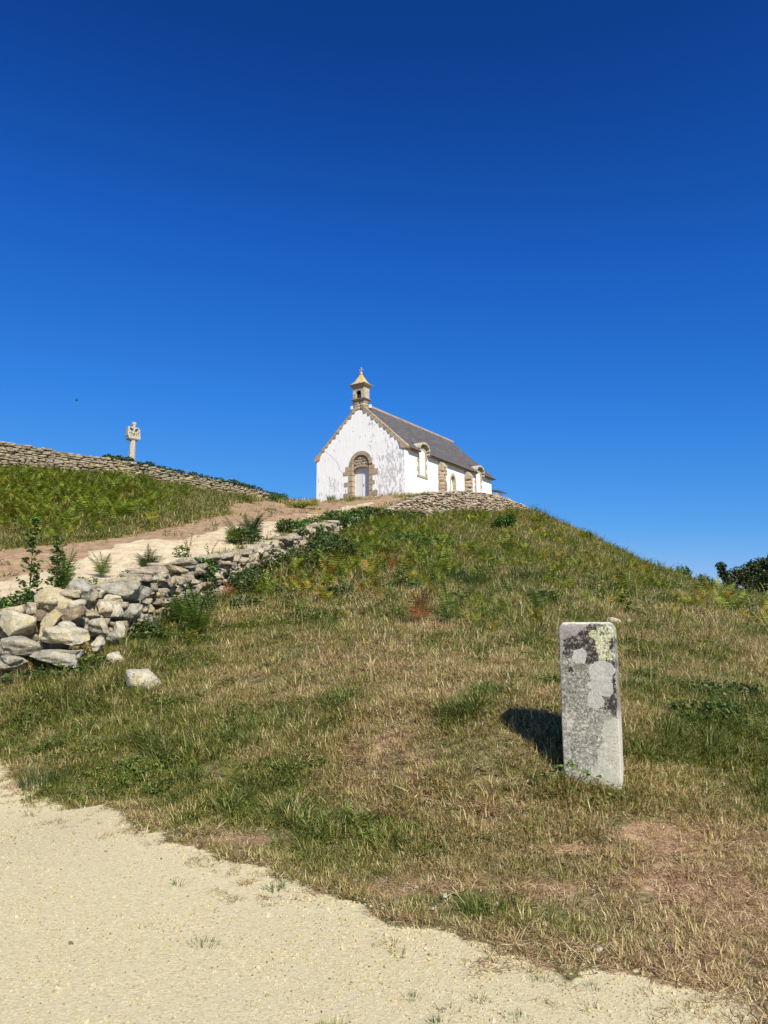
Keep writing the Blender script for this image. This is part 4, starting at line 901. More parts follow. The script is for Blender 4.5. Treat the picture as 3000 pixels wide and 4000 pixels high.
def scatter(name, kind, P, rot, scale, dry, seed, label, cat):
    """every point becomes one copy of a source tuft (geometry nodes, one stuff object)"""
    n = len(P); r = np.random.RandomState(seed); me = bpy.data.meshes.new(name); me.vertices.add(n); me.vertices.foreach_set('co', np.asarray(P, float).reshape(-1))
    for nm, ty, A in (('rot', 'FLOAT_VECTOR', rot), ('scl', 'FLOAT', scale), ('dry', 'FLOAT', dry), ('irnd', 'FLOAT', r.rand(n))):
        a = me.attributes.new(nm, ty, 'POINT'); a.data.foreach_set('vector' if ty == 'FLOAT_VECTOR' else 'value', np.asarray(A, float).reshape(-1))
    a = me.attributes.new('idx', 'INT', 'POINT'); a.data.foreach_set('value', r.randint(0, 1000, n).astype(np.int32))
    o = bpy.data.objects.new(name, me); COL.objects.link(o)
    g = bpy.data.node_groups.new('scatter_' + name, 'GeometryNodeTree'); g.interface.new_socket('Geometry', in_out='INPUT', socket_type='NodeSocketGeometry'); g.interface.new_socket('Geometry', in_out='OUTPUT', socket_type='NodeSocketGeometry')
    N, K = g.nodes, g.links; gi = N.new('NodeGroupInput'); go = N.new('NodeGroupOutput'); mp = N.new('GeometryNodeMeshToPoints'); ip = N.new('GeometryNodeInstanceOnPoints'); ci = N.new('GeometryNodeCollectionInfo')
    ci.inputs['Collection'].default_value = SRC[kind]; ci.inputs['Separate Children'].default_value = True; ci.inputs['Reset Children'].default_value = True
    def at(nm, ty):
        q = N.new('GeometryNodeInputNamedAttribute'); q.data_type = ty; q.inputs['Name'].default_value = nm; return q.outputs['Attribute']
    K.new(gi.outputs[0], mp.inputs[0]); K.new(mp.outputs[0], ip.inputs['Points']); K.new(ci.outputs[0], ip.inputs['Instance']); ip.inputs['Pick Instance'].default_value = True
    K.new(at('idx', 'INT'), ip.inputs['Instance Index']); K.new(at('rot', 'FLOAT_VECTOR'), ip.inputs['Rotation']); K.new(at('scl', 'FLOAT'), ip.inputs['Scale']); K.new(ip.outputs[0], go.inputs[0])
    md = o.modifiers.new('scatter', 'NODES'); md.node_group = g
    return tag(o, label, cat, kind='stuff')

# where it is dry and where it is green (soft patches, world metres)
DRYB = [(-.17, 10.1, 1.3, .25), (-.12, 7.6, .9, .36), (.5, 6.5, .6, .3), (1.62, 5.1, .9, .42), (2.0, 4.6, 1.0, .5), (.3, 5.1, .5, .25), (1.2, 9.5, 1.2, .2), (-5, 12, .8, -.1), (.6, 12.9, .5, .3), (2.6, 11.0, 1.2, .12), (-1.3, 5.9, .35, .25), (-2.6, 7.15, .4, .25),
        (-2.1, 7.6, .9, -.38), (-1.1, 6.75, .75, -.42), (-.37, 5.95, .55, -.4), (.25, 5.6, .4, -.25), (-4.5, 10.3, 1.0, -.3), (2.9, 7.4, .9, -.28), (3.3, 6.8, .8, -.35), (3.5, 9.5, 1.5, -.1), (-3.2, 13.5, 1.6, -.2), (2, 30, 7, -.15), (-1.5, 12.6, 1.2, -.05)]
def dryness(x, y):
    d = .46 + (fbm(x, y, 1.6, 3) - .5) * .8 + (fbm(x + 9, y, .4, 2) - .5) * .95
    d = d - .10 * sstep(14, 28, y) - .24 * sstep(-6, -9, x) * sstep(14, 20, y)
    for a, b, r_, k in DRYB: d = d + k * (.6 if k < 0 else 1) * np.exp(-((x - a) ** 2 + (y - b) ** 2) / (r_ * r_))
    e = psd(GRAVEL_POLY, x, y); d = d + .32 * np.exp(-(e / .28) ** 2) * (.5 + .5 * sstep(-2, .5, x))
    return np.clip(d, .2, .95)
RS = np.random.RandomState(77)
PIL = (1.665, 6.23)
def free(x, y):
    m = np.ones(len(x), bool)
    lx, ly = x - PIL[0], y - PIL[1]; c_, s_ = math.cos(math.radians(-21)), math.sin(math.radians(-21)); m &= ~((np.abs(lx * c_ + ly * s_) < .225) & (np.abs(-lx * s_ + ly * c_) < .14))
    lx, ly = x + 1.70, y - 50.04; c_, s_ = math.cos(math.radians(-33.9)), math.sin(math.radians(-33.9)); u, w = lx * c_ + ly * s_, -lx * s_ + ly * c_
    m &= ~((np.abs(u) < 3.75) & (w > -.05) & (w < 14)); return m
def sample(y0, y1, dens, front_only=False, wide=2.0):
    """uniform random spots in the band y0..y1, in the part of it the place shows"""
    hw = .60 * y1 + wide; n = int(dens * (y1 - y0) * 2 * hw); x = RS.uniform(-hw, hw, n); y = RS.uniform(y0, y1, n); k = np.abs(x) < .60 * y + wide
    x, y = x[k], y[k]; k = free(x, y); return x[k], y[k]
def place(kind, name, lists, label, cat, tilt=.15, smin=.75, smax=1.3, sink=.005, seed=1):
    x = np.concatenate([q[0] for q in lists]); y = np.concatenate([q[1] for q in lists]); s = np.concatenate([np.full(len(q[0]), q[2]) for q in lists]); n = len(x)
    z = height(x, y) - sink; s = s * RS.uniform(smin, smax, n) * (.50 + 1.05 * fbm(x + 2, y - 5, .38, 3))
    rot = np.stack([RS.normal(0, tilt, n), RS.normal(0, tilt, n), RS.uniform(0, 6.283, n)], 1)
    o = scatter(name, kind, np.stack([x, y, z], 1), rot, s, dryness(x, y), seed, label, cat); print(name, n); return o
def keep(x, y, p):
    k = RS.rand(len(x)) < p; return x[k], y[k]
def cover(x, y):
    """how much grass grows here, 0..1"""
    g = gravel(x, y); p = path_mask(x, y); d = dirt_mask(x, y); st = np.abs(side(x, y)) < .22
    return np.clip(1 - g * 1.6, 0, 1) * np.clip(1 - p * 1.35, 0, 1) * np.clip(1 - d * np.where(y > 14, 1.15, .93), np.where(y > 14, .015, .05), 1) * np.where(st, .15, 1)
G = []
for y0, y1, dn, sc in ((3.2, 5.5, 700, .62), (5.5, 7.5, 560, .75), (7.5, 10, 400, .9), (10, 14, 230, 1.1)):
    x, y = sample(y0, y1, dn); c = cover(x, y); G.append((*keep(x, y, c * (.35 + .65 * sstep(.25, .6, fbm(x, y, .7, 2)))), sc))
x, y = sample(3.2, 10, 90, wide=.6); e = psd(GRAVEL_POLY, x, y); G.append((*keep(x, y, sstep(.6, .0, e) * (e > -.1) * sstep(.5, .66, fbm(x + 4, y, .35, 3))), .5))
x = PIL[0] + RS.uniform(-.36, .36, 90); y = PIL[1] - .24 + RS.uniform(-.12, .10, 90) - (x - PIL[0]) * .38; G.append((x, y, .62))
for i_ in range(4): G[i_] = (*keep(G[i_][0], G[i_][1], 1 - .6 * sstep(.62, .9, dryness(G[i_][0], G[i_][1])) * (G[i_][1] < 9)), G[i_][2])
place('grass', 'grass', G, 'short half dry grass covering the near slope', 'grass', seed=2)
G = []
for y0, y1, dn, sc in ((14, 20, 110, .8), (20, 30, 55, 1.0), (30, 42, 28, 1.2), (42, 62, 13, 1.4)):
    x, y = sample(y0, y1, dn); c = cover(x, y); G.append((*keep(x, y, c), sc))
place('far_grass', 'hill_grass', G, 'rough mixed grass over the upper slopes of the mound', 'grass', seed=3)
G = []
for y0, y1, dn, sc in ((3.2, 6, 230, .62), (6, 10, 120, .9), (10, 15, 55, 1.2)):
    x, y = sample(y0, y1, dn); d = dryness(x, y); c = np.clip(1 - gravel(x, y) * 1.25, 0, 1) * np.clip(1 - path_mask(x, y) * 1.35, 0, 1); G.append((*keep(x, y, c * sstep(.35, .75, d + .45 * dirt_mask(x, y) * (y < 9)) * np.where(y < 9, 1, np.clip(1.15 - dirt_mask(x, y), .12, 1))), sc))
# a loose fringe of tufts and litter spilling over the gravel edge
F = []
for y0, y1 in ((3.2, 7), (7, 11)):
    x, y = sample(y0, y1, 110, wide=.6); e = psd(GRAVEL_POLY, x, y); F.append((*keep(x, y, sstep(.55, .0, e) * (e > -.15) * sstep(.45, .62, fbm(x, y, .3, 3))), .55))
G += F
place('straw', 'straw', G, 'flattened straw coloured dead grass lying between the green tufts', 'dry grass', tilt=.1, seed=4, sink=0)
G = []
for y0, y1, dn, sc in ((3.8, 6, 160, .75), (6, 9, 120, .95), (9, 13, 40, 1.2)):
    x, y = sample(y0, y1, dn); d = dryness(x, y); G.append((*keep(x, y, cover(x, y) * sstep(.44, .2, d) * sstep(.35, .6, fbm(x + 3, y, .5, 2))), sc))
place('lush', 'green_grass', G, 'lush darker green grass clumps in the moister patches', 'grass', seed=5)
G = []
for y0, y1, dn, sc in ((3.8, 7, 70, .8), (7, 12, 40, 1.2), (12, 22, 16, 1.7), (22, 45, 5, 2.6)):
    x, y = sample(y0, y1, dn); d = dryness(x, y); G.append((*keep(x, y, cover(x, y) * (.18 + .82 * sstep(.45, .25, d)) * sstep(.42, .6, fbm(x - 7, y + 2, .8, 2))), sc))
place('herb', 'leafy_ground_cover', G, 'small dark leaved creeping plants mixed into the grass', 'ground cover', seed=6)
G = []
for y0, y1, dn, sc in ((4.5, 9, 1.6, .8), (9, 16, 1.5, 1.1), (16, 30, .6, 1.4), (30, 50, .25, 1.8)):
    x, y = sample(y0, y1, dn); G.append((*keep(x, y, cover(x, y)), sc))
place('stalk', 'seed_stalks', G, 'thin pale dry grass stalks standing above the turf', 'dry grass', seed=7)
# bracken: left bank, strip right of the rubble wall and scattered up the mound
G = []
x, y = sample(15.5, 50, 3.6); p = np.zeros(len(x)); s_ = side(x, y); cv = cover(x, y)
left = (s_ > 3.0) & (x < -6.5); yy = (y - 17) / 28
lb = psd([(-8.6, 19.5), (-11, 21.5), (-14.5, 22.5), (-26, 27), (-26, 37.5), (-20.5, 37.5), (-15, 40.2), (-11.5, 41), (-10.2, 40), (-9.5, 33), (-8.3, 25)], x, y)
p = np.where(left, sstep(-1.0, 1.5, lb) * sstep(.30, .55, fbm(x, y, 2.2, 3)), p)
fr = (s_ < -.3) & (s_ > -14)
p = np.where(fr, (.95 * sstep(-5.5, -1.2, s_) * sstep(15.5, 19, y) * (.45 + .55 * sstep(.35, .55, fbm(x + 1, y, 1.1, 2))) + .55 * sstep(.40, .60, fbm(x, y, 2.6, 3)) * sstep(14, 20, y)) * sstep(-.5, -1.6, s_), p)
k = RS.rand(len(x)) < np.clip(p, 0, 1) * np.clip(cv, 0, 1); G.append((x[k], y[k], 1.0))
x, y = sample(19, 44, 3.4); lb = psd([(-9.2, 21), (-11, 22.5), (-14.5, 24), (-26, 27.5), (-26, 37), (-20.5, 37.5), (-15, 40), (-12, 40), (-10.5, 34), (-9.2, 26)], x, y); k = (RS.rand(len(x)) < sstep(-.5, 1.2, lb) * (.35 + .65 * sstep(.35, .55, fbm(x + 2, y, 1.7, 3)))); G.append((x[k], y[k], 1.25))
x, y = sample(11.5, 17, 2.2); k = RS.rand(len(x)) < .95 * cover(x, y) * sstep(.46, .64, fbm(x + 4, y, 1.8, 3)) * (side(x, y) < -.5); G.append((x[k], y[k], .5))
place('bracken', 'bracken', G, 'yellow green bracken spreading over the banks and the upper mound', 'bracken', smin=.6, smax=1.25, seed=8)
# weeds: on the skyline of the mound and the strip under the walls
G = []
x, y = sample(14, 60, 2.0); s_ = side(x, y); sk = sstep(.42, .6, fbm(x, y, 2.0, 2)); p = np.where(s_ < -.9, .3 + .4 * sstep(-6, -2, s_) * (y < 42) + .6 * sk * sstep(8, 14, x), .12) ; k = RS.rand(len(x)) < p * cover(x, y); G.append((x[k], y[k], 1.0))
t = RS.rand(260); xs = np.interp(t, np.linspace(0, 1, len(RET)), [q[0] for q in RET]) + RS.uniform(1.0, 1.9, 260); ys = np.interp(t, np.linspace(0, 1, len(RET)), [q[1] for q in RET]) - RS.uniform(.9, 1.8, 260); G.append((xs, ys, 1.0))
place('weed', 'tall_weeds', G, 'straggling leafy weeds among the grass and against the skyline', 'weeds', smin=.6, smax=1.2, seed=9)
# gravel on the road, thinning into the grass
G = []
for y0, y1, dn, sc in ((2.6, 4.6, 2300, .0075), (4.6, 7, 1200, .009), (7, 11, 400, .012)):
    x, y = sample(y0, y1, dn, wide=.6); g = gravel(x, y); G.append((*keep(x, y, np.clip(g * 1.0 + .03, 0, 1) * (.45 + .55 * fbm(x, y, .6, 2))), sc))
x, y = sample(2.6, 9, 11, wide=.6); G.append((*keep(x, y, np.clip(gravel(x, y) + .04, 0, 1)), .022))
x, y = sample(3, 10, 420, wide=.6); e = psd(GRAVEL_POLY, x, y); G.append((*keep(x, y, np.exp(-(e / .3) ** 2) * .8), .014))
place('pebble', 'gravel', G, 'fine pale gravel and small stones lying on the road', 'gravel', tilt=.5, smin=.45, smax=1.7, sink=-.001, seed=10)
G = []
for y0, y1, dn, sc in ((12, 22, 14, .05), (22, 47, 5, .09)):
    x, y = sample(y0, y1, dn); G.append((*keep(x, y, path_mask(x, y) * .8), sc))
place('pebble', 'path_stones', G, 'loose little stones trodden into the cream footpath', 'stones', tilt=.3, smin=.4, smax=1.5, seed=11)

# ---------------------------------------------------------------- single plants one can point to
def fern(x, y, L, wid, mt, seed, label, nf=7, z=None, lean=(.4, 1.0), group=None):
    b = bracken(seed, nf, L, wid, 15, True, lean); return b.build('fern', M[mt], loc=(x, y, (hz(x, y) if z is None else z) - .02), label=label, cat='fern', group=group)
fern(-3.25, 13.3, 1.05, .27, 'fern', 1, 'big bright green fern in the grass at the foot of the ivy covered wall', 20, lean=(.3, 1.0))
fern(-3.75, 14.2, .9, .24, 'fern', 2, 'smaller green fern between the big bright fern and the rubble wall', 16)
fern(-4.0, 13.4, .6, .18, 'fern_dark', 3, 'low fern spreading just right of the capping slab', 9, lean=(.5, 1.1))
fern(-5.6, 15.0, .6, .18, 'fern', 4, 'small open fern with curved fronds on the path edge behind the boulders', 10, lean=(.2, .8))
fern(-4.98, 15.9, .65, .2, 'fern_dark', 5, 'low dark fern on the wall top beside the flat slab', 20, lean=(.5, 1.1))
fern(-5.55, 13.1, .8, .22, 'fern', 6, 'upright feathery fern beside the leafy saplings', 14, lean=(.1, .7))
fern(-4.0, 22.6, 1.0, .32, 'fern_dark', 7, 'dark bushy fern rising over the path edge at the middle of the wall', 22, lean=(.2, .9))
fern(-4.25, 21.4, .85, .28, 'fern', 8, 'yellowish fern left of the dark bushy one on the path edge', 16)
fern(-3.55, 17.3, .55, .16, 'fern_rust', 9, 'rust orange dying fern at the foot of the wall right of the ivy', 8)
fern(.61, 13.0, .75, .2, 'fern_rust', 10, 'reddish brown withered fern in the middle of the slope', 9, lean=(.5, 1.1))
fern(1.1, 12.8, .85, .23, 'fern', 11, 'green fern right of the withered one in the middle of the slope', 8, lean=(.3, .9))
fern(2.9, 14.3, .6, .16, 'fern', 12, 'yellow green fern above the left corner of the pillar', 8)
fern(-.9, 13.4, .4, .11, 'fern', 13, 'little yellow fern in the grass left of the withered one', 6)
fern(-1.42, 7.3, .22, .06, 'yellow', 14, 'tiny yellow green fern in the dark lush grass near the gravel', 4)
for i, (x, y, L, mt) in enumerate([(.2, 15.2, .5, 'fern'), (1.9, 16.5, .55, 'fern'), (.9, 18, .6, 'yellow'), (-.8, 17.2, .5, 'fern_dark'), (2.9, 17.8, .6, 'fern'), (4.6, 17.2, .55, 'yellow'), (-1.9, 19.3, .65, 'fern'), (.2, 21.5, .7, 'fern_rust'), (2.2, 14.8, .4, 'yellow'), (5.6, 19.5, .6, 'fern'), (-.2, 14.4, .4, 'fern'), (3.6, 20, .6, 'fern')]):
    fern(x, y, L, L * .27, mt, 30 + i, 'one of the scattered bracken ferns growing in the grass of the middle slope', 6, group='bracken ferns on the middle slope')
def leaf_mass(name, blobs, n, ls, mt, seed, label, cat, stems=None, group=None, down=0):
    """leaves through the volume of several soft lumps; blobs = (x, y, z, rx, ry, rz)"""
    r = random.Random(seed); b = MB(); vol = [q[3] * q[4] * q[5] for q in blobs]; T = sum(vol)
    for q, v in zip(blobs, vol):
        for i in range(int(n * v / T) + 1):
            d = np.array([r.gauss(0, 1) for _ in range(3)]); d /= np.linalg.norm(d); rr = r.uniform(.35, 1.0) ** .45 * (1 + r.gauss(0, .10)); c = np.array(q[:3]) + d * np.array(q[3:]) * rr
            leaf(b, r, c, ls * r.uniform(.6, 1.35), min(1, max(0, r.gauss(.5, .25))), (r.uniform(-1, 1), r.uniform(-1, 1), r.uniform(0, 6.28)))
    root = None
    if stems:
        root = empty(name, stems[0][0], label=label, cat=cat, group=group); o = b.build('foliage', M[mt], root); o.location = -Vector(stems[0][0])
        s = MB()
        for st in stems: s.tube(st, [.012 + .02 * (1 - i / len(st)) for i in range(len(st))], 5)
        o = s.build('stems', M['stem'], root); o.location = -Vector(stems[0][0]); return root
    return b.build(name, M[mt], label=label, cat=cat, group=group)
def near(x, y, dz, *R): return (x, y, hz(x, y) + dz, *R)
# ivy hanging on the rubble wall
leaf_mass('ivy', [(-4.1, 16.95, 2.95, .38, .25, .30), (-4.02, 16.85, 2.6, .34, .22, .35), (-3.95, 16.8, 2.25, .2, .18, .25), (-4.35, 17.1, 3.15, .3, .3, .12)], 950, .075, 'ivy', 1, 'bright green ivy clump hanging down over the rubble wall', 'ivy')
leaf_mass('ivy', [(-2.75, 27.2, 5.35, .55, .5, .3), (-2.5, 26.9, 5.0, .45, .4, .5), (-2.95, 25.3, 5.0, .4, .5, .25)], 1300, .10, 'ivy', 2, 'glossy ivy draping the wall at its upper middle', 'ivy')
leaf_mass('ivy', [(-1.9, 30.2, 6.15, .6, .6, .3), (-1.6, 30.6, 5.8, .45, .5, .45), (-1.3, 32.6, 6.5, .5, .6, .35)], 1200, .11, 'ivy', 3, 'ivy and bramble thicket topping the far end of the rubble wall', 'ivy')
leaf_mass('bramble', [(-3.55, 19.6, 3.1, .3, .5, .28), (-3.3, 20.6, 3.3, .35, .6, .35), (-3.15, 21.3, 3.5, .35, .5, .35), (-2.95, 23.4, 3.8, .35, .6, .4), (-3.1, 22.4, 3.6, .3, .5, .3)], 2000, .08, 'bramble', 4, 'dark bramble thicket smothering the middle of the rubble wall', 'bramble')
leaf_mass('bramble', [(-.9, 34.6, 6.95, .6, .9, .32), (-.5, 36.2, 7.15, .6, .9, .32), (-.1, 38.2, 7.5, .6, .9, .3)], 1900, .11, 'bramble', 5, 'dark bramble mass where the rubble wall reaches the chapel path', 'bramble')
leaf_mass('bramble', [(-2.4, 33.0, 6.35, .6, 1.0, .3), (-2.3, 31.8, 6.1, .4, .9, .25)], 1800, .12, 'bramble', 6, 'low bramble strip along the right edge of the sandy path', 'bramble')
leaf_mass('bramble', [near(-4.05, 12.95, .12, .32, .25, .2)], 460, .065, 'bramble', 7, 'small bramble growing between the tumbled stones and the low fern', 'bramble')
leaf_mass('ivy', [(-5.5, 14.0, 2.52, .3, .2, .07), (-4.7, 16.4, 2.95, .3, .4, .08)], 260, .06, 'ivy', 8, 'flat green ivy creeping over the wall top stones', 'ivy')
r = random.Random(5)
for i, (k0, k1, n_, lab) in enumerate([(3.6, 5.2, 1500, 'dark ivy mat on the long wall beneath the calvary'), (5.25, 6.3, 1000, 'ragged ivy on the long wall between the calvary and the bush'), (6.4, 7.6, 700, 'thin ivy on the lower right end of the long wall')]):
    bl = []
    for j in range(9):
        t = k0 + (k1 - k0) * j / 8; a = int(t); u = t - a; q = [UP[a][m] + (UP[min(a + 1, 8)][m] - UP[a][m]) * u for m in range(3)]
        bl.append((q[0], q[1] + .05, q[2] + r.uniform(-.02, .10), .38, .3, r.uniform(.12, .27)))
    leaf_mass('ivy', bl, int(n_ * 2), .11, 'bramble', 20 + i, lab, 'ivy')
def bush(x, y, R, H, mt, seed, label, n, ls, cat='bush'):
    r = random.Random(seed); z = hz(x, y); bl = []
    for i in range(7):
        a = i * .9 + r.uniform(-.3, .3); q = R * r.uniform(.25, .6); bl.append((x + q * math.cos(a), y + q * math.sin(a), z + H * r.uniform(.3, .72), R * r.uniform(.3, .5), R * r.uniform(.3, .5), H * r.uniform(.22, .36)))
    st = [[(x, y, z - .05), (x + (b_[0] - x) * .5, y + (b_[1] - y) * .5, z + H * .3), b_[:3]] for b_ in bl]
    return leaf_mass('bush', bl, n, ls, mt, seed, label, cat, st)
bush(6.45, 41.0, .85, 1.0, 'bush', 11, 'rounded bright green bush on the slope under the right end of the retaining wall', 1500, .12)
bush(-6.6, 46.4, .65, .75, 'bush', 12, 'small green bush ending the long dry stone wall', 700, .10)
bush(-4.9, 44.0, 1.1, .35, 'yellow', 13, 'low grassy green hump between the brown track and the chapel', 900, .09)
bush(4.9, 43.3, .9, .5, 'yellow', 14, 'yellow green low bush against the retaining wall', 1100, .10)
bush(12.9, 47.5, .6, .45, 'bush', 15, 'leafy scrub on the skyline of the mound', 450, .10)
# sprigs on the skyline right of the mound
for i, (x, y, h) in enumerate([(17.0, 42.6, .75), (17.9, 42.2, .6), (18.7, 41.4, .45)]):
    bush(x, y, .5, h, 'bush', 50 + i, ['leafy sprigs poking above the skyline, leftmost and tallest of three near the tree', 'leafy sprigs above the skyline, middle of three near the tree', 'leafy sprigs above the skyline, rightmost of three near the tree'][i], 300, .11, 'shrub')
def spiky(x, y, n, h, rad, mt, seed, label, cat, name, w=.012):
    r = random.Random(seed); b = MB()
    for i in range(n):
        a = r.uniform(0, 6.283); q = rad * math.sqrt(r.random()) ; blade(b, r, (q * math.cos(a) * 1.5, q * math.sin(a), -.02), a, h * r.uniform(.5, 1.1), w, r.uniform(.15, .75), r.random(), 3)
    return b.build(name, M[mt], loc=(x, y, hz(x, y)), label=label, cat=cat)
spiky(6.25, 21.3, 900, .55, .55, 'fern_dark', 1, 'dark green spiky broom shrub sprawling up the slope above the pillar', 'broom shrub', 'broom_shrub')
spiky(7.2, 20.2, 500, .45, .4, 'fern_dark', 2, 'smaller dark spiky broom shrub right of the sprawling one', 'broom shrub', 'broom_shrub')
spiky(4.0, 21.5, 500, .6, .35, 'bramble', 3, 'dark green tuft of upright broom left of the sprawling shrub', 'broom shrub', 'broom_shrub')
spiky(2.3, 19.2, 500, .65, .3, 'fern_dark', 4, 'tall upright clump of rushes in the middle of the mound', 'rush clump', 'rush_clump', .009)
spiky(3.9, 26.5, 400, .7, .4, 'fern_dark', 5, 'upright green rushes higher on the mound', 'rush clump', 'rush_clump', .012)
spiky(-3.45, 8.0, 330, .28, .17, 'fern_dark', 6, 'fan of long green grass lying over the gravel edge at the far left', 'grass tuft', 'grass_tuft', .006)
spiky(-.93, 4.22, 110, .055, .055, 'bramble', 7, 'small dark olive tuft alone in the middle of the gravel', 'grass tuft', 'grass_tuft', .004)
spiky(-.21, 3.35, 70, .07, .04, 'yellow', 8, 'dry yellowish tuft on the gravel at the bottom edge', 'grass tuft', 'grass_tuft', .004)
spiky(-.67, 5.02, 60, .10, .05, 'fern_dark', 9, 'small blue green tuft in the gravel just off the grass edge', 'grass tuft', 'grass_tuft', .004)
for i, (x, y) in enumerate([(.12, 3.62), (.28, 3.52), (.42, 3.6), (.22, 3.4), (.55, 3.45), (.95, 3.72), (.75, 3.8)]):
    o = spiky(x, y, 34, .06, .03, 'bramble', 60 + i, 'one of the sparse little grass sprigs coming up through the lower gravel', 'grass sprig', 'grass_sprig', .0035); o['group'] = 'grass sprigs in the lower gravel'
# leafy saplings at the left edge
def sapling(x, y, H, seed, label, lean=.05):
    r = random.Random(seed); z = hz(x, y); root = empty('sapling', (x, y, z), label=label, cat='sapling'); s = MB(); b = MB()
    main = [(lean * t * t * H, .02 * math.sin(t * 5), H * t) for t in [i / 8 for i in range(9)]]; s.tube(main, [.012 * (1 - .8 * i / 8) + .002 for i in range(9)], 5)
    for k in range(int(H * 95)):
        t = r.uniform(.08, 1); i = min(7, int(t * 8)); p = np.array(main[i]) + (np.array(main[i + 1]) - np.array(main[i])) * (t * 8 - i); a = r.uniform(0, 6.283); l = r.uniform(.06, .20) * (1.15 - t * .6)
        e = p + np.array((math.cos(a) * l, math.sin(a) * l, l * r.uniform(.1, .7))); s.tube([tuple(p), tuple(e)], .0025, 3)
        for m_ in range(4):
            q = p + (e - p) * r.uniform(.5, 1.15) + np.array([r.uniform(-.02, .02) for _ in range(3)]); leaf(b, r, q, r.uniform(.045, .08), r.random(), (r.uniform(-.8, .8), r.uniform(-.8, .8), r.uniform(0, 6.28)), .7)
    s.build('stem', M['stem'], root); b.build('foliage', M['ivy'], root); return root
sapling(-5.83, 12.45, 1.45, 1, 'tall thin leafy sapling behind the boulders, left of two', .02)
sapling(-5.55, 12.75, 1.05, 3, 'shorter leafy sapling behind the boulders, right of two', .06)
leaf_mass('bramble', [(-5.85, 12.35, 1.95, .46, .28, .27)], 560, .08, 'bush', 31, 'leafy undergrowth round the feet of the two saplings', 'bramble')
def dry_weed(x, y, H, seed, label, mt='fern_rust'):
    r = random.Random(seed); z = hz(x, y); root = empty('dry_weed', (x, y, z), label=label, cat='weed'); s = MB(); b = MB()
    for k in range(3):
        a = r.uniform(-1, 1); l = H * r.uniform(.6, 1); e = (math.sin(a) * l * .6, r.uniform(-.1, .1), l); s.tube([(0, 0, 0), (e[0] * .4, e[1] * .5, l * .55), e], [.008, .006, .003], 4)
        for m_ in range(30): t = r.uniform(.25, 1); leaf(b, r, (e[0] * t ** 1.3 + r.uniform(-.03, .03), e[1] * t + r.uniform(-.03, .03), l * t), r.uniform(.02, .05), r.random(), (r.uniform(-1, 1), r.uniform(-1, 1), r.uniform(0, 6)))
    s.build('stem', M['stem'], root); b.build('foliage', M[mt], root)
dry_weed(-4.75, 18.3, .75, 1, 'brown dried dock weed standing on the path edge above the ivy'); dry_weed(-4.35, 18.8, .5, 2, 'leaning dry weed stem right of the dried dock')
leaf_mass('bramble', [near(-4.9, 18.2, .15, .2, .2, .15)], 120, .07, 'fern', 32, 'small green leaves round the foot of the dried dock', 'bramble')
# bramble shoot against the pillar foot
def shoot():
    r = random.Random(8); root = empty('bramble', (1.43, 6.12, hz(1.43, 6.1)), label='bramble shoot with broad green leaves climbing the left foot of the pillar', cat='bramble'); s = MB(); b = MB()
    for pts in ([(-.06, 0, 0), (-.02, -.05, .10), (.05, -.08, .13), (.12, -.10, .10), (.19, -.12, .055)], [(-.1, .05, 0), (-.12, .0, .08), (-.07, -.04, .13), (.0, -.07, .16)], [(-.14, 0, 0), (-.2, -.03, .07), (-.26, -.03, .05)]):
        s.tube(pts, .0025, 4)
        for p in pts[1:]:
            for k in range(4): leaf(b, r, (p[0] + r.uniform(-.025, .025), p[1] - r.uniform(0, .02), p[2] + r.uniform(-.02, .025)), r.uniform(.032, .05), r.uniform(.3, .95), (r.uniform(.4, 1.2), r.uniform(-.4, .4), r.uniform(0, 6.28)), .75)
    s.build('stem', M['stem'], root); b.build('foliage', M['ivy'], root)
shoot()
# plants at the chapel foot
spiky(-3.62, 51.05, 120, .55, .16, 'bush', 41, 'green spiky plant at the foot of the chapel front left of the door', 'plant', 'plant', .03)

# ---------------------------------------------------------------- the dark tree at the right edge
def tree(x, y, seed):
    r = random.Random(seed); z = 2.25; root = empty('tree', (x, y, z), label='dark rounded evergreen tree half cut off by the right edge of the picture', cat='tree'); s = MB(); b = MB()
    s.tube([(0, 0, hz(x, y) - z - .2), (.05, 0, .8), (-.05, .1, 1.6), (0, 0, 2.4)], [.24, .2, .15, .08], 8)
    cl = []
    for i in range(130):
        a = r.uniform(0, 6.283); u = r.uniform(-.12, 1); R = 3.5 * math.sqrt(1 - abs(u) ** 2.2) * r.uniform(.55, 1.0); c = np.array((R * math.cos(a), R * math.sin(a), .35 + 3.7 * u * r.uniform(.9, 1.05))); cl.append((c, r.uniform(.4, .75)))
    for k in range(5): cl.append((np.array((-3.3 - .12 * k, -.3, 1.9 + .35 * k + r.uniform(-.1, .1))), .34))
    for c, R in cl:
        s.tube([(0, 0, min(2.2, c[2] * .55)), tuple(c * .55 + np.array((0, 0, .25))), tuple(c)], [.06, .035, .012], 4); sh = r.uniform(-.25, .25)
        for i in range(int(1500 * R * R) + 90):
            d = np.array([r.gauss(0, 1) for _ in range(3)]); d /= np.linalg.norm(d); q = c + d * R * r.uniform(.3, 1.08) * np.array((1, 1, .8))
            leaf(b, r, q, r.uniform(.09, .17), min(1, max(0, .45 + sh + r.gauss(0, .18))), (r.uniform(-1.2, 1.2), r.uniform(-1.2, 1.2), r.uniform(0, 6.28)))
    s.build('trunk', M['bark'], root); b.build('crown', M['treeleaf'], root)
tree(24.4, 46.5, 3)
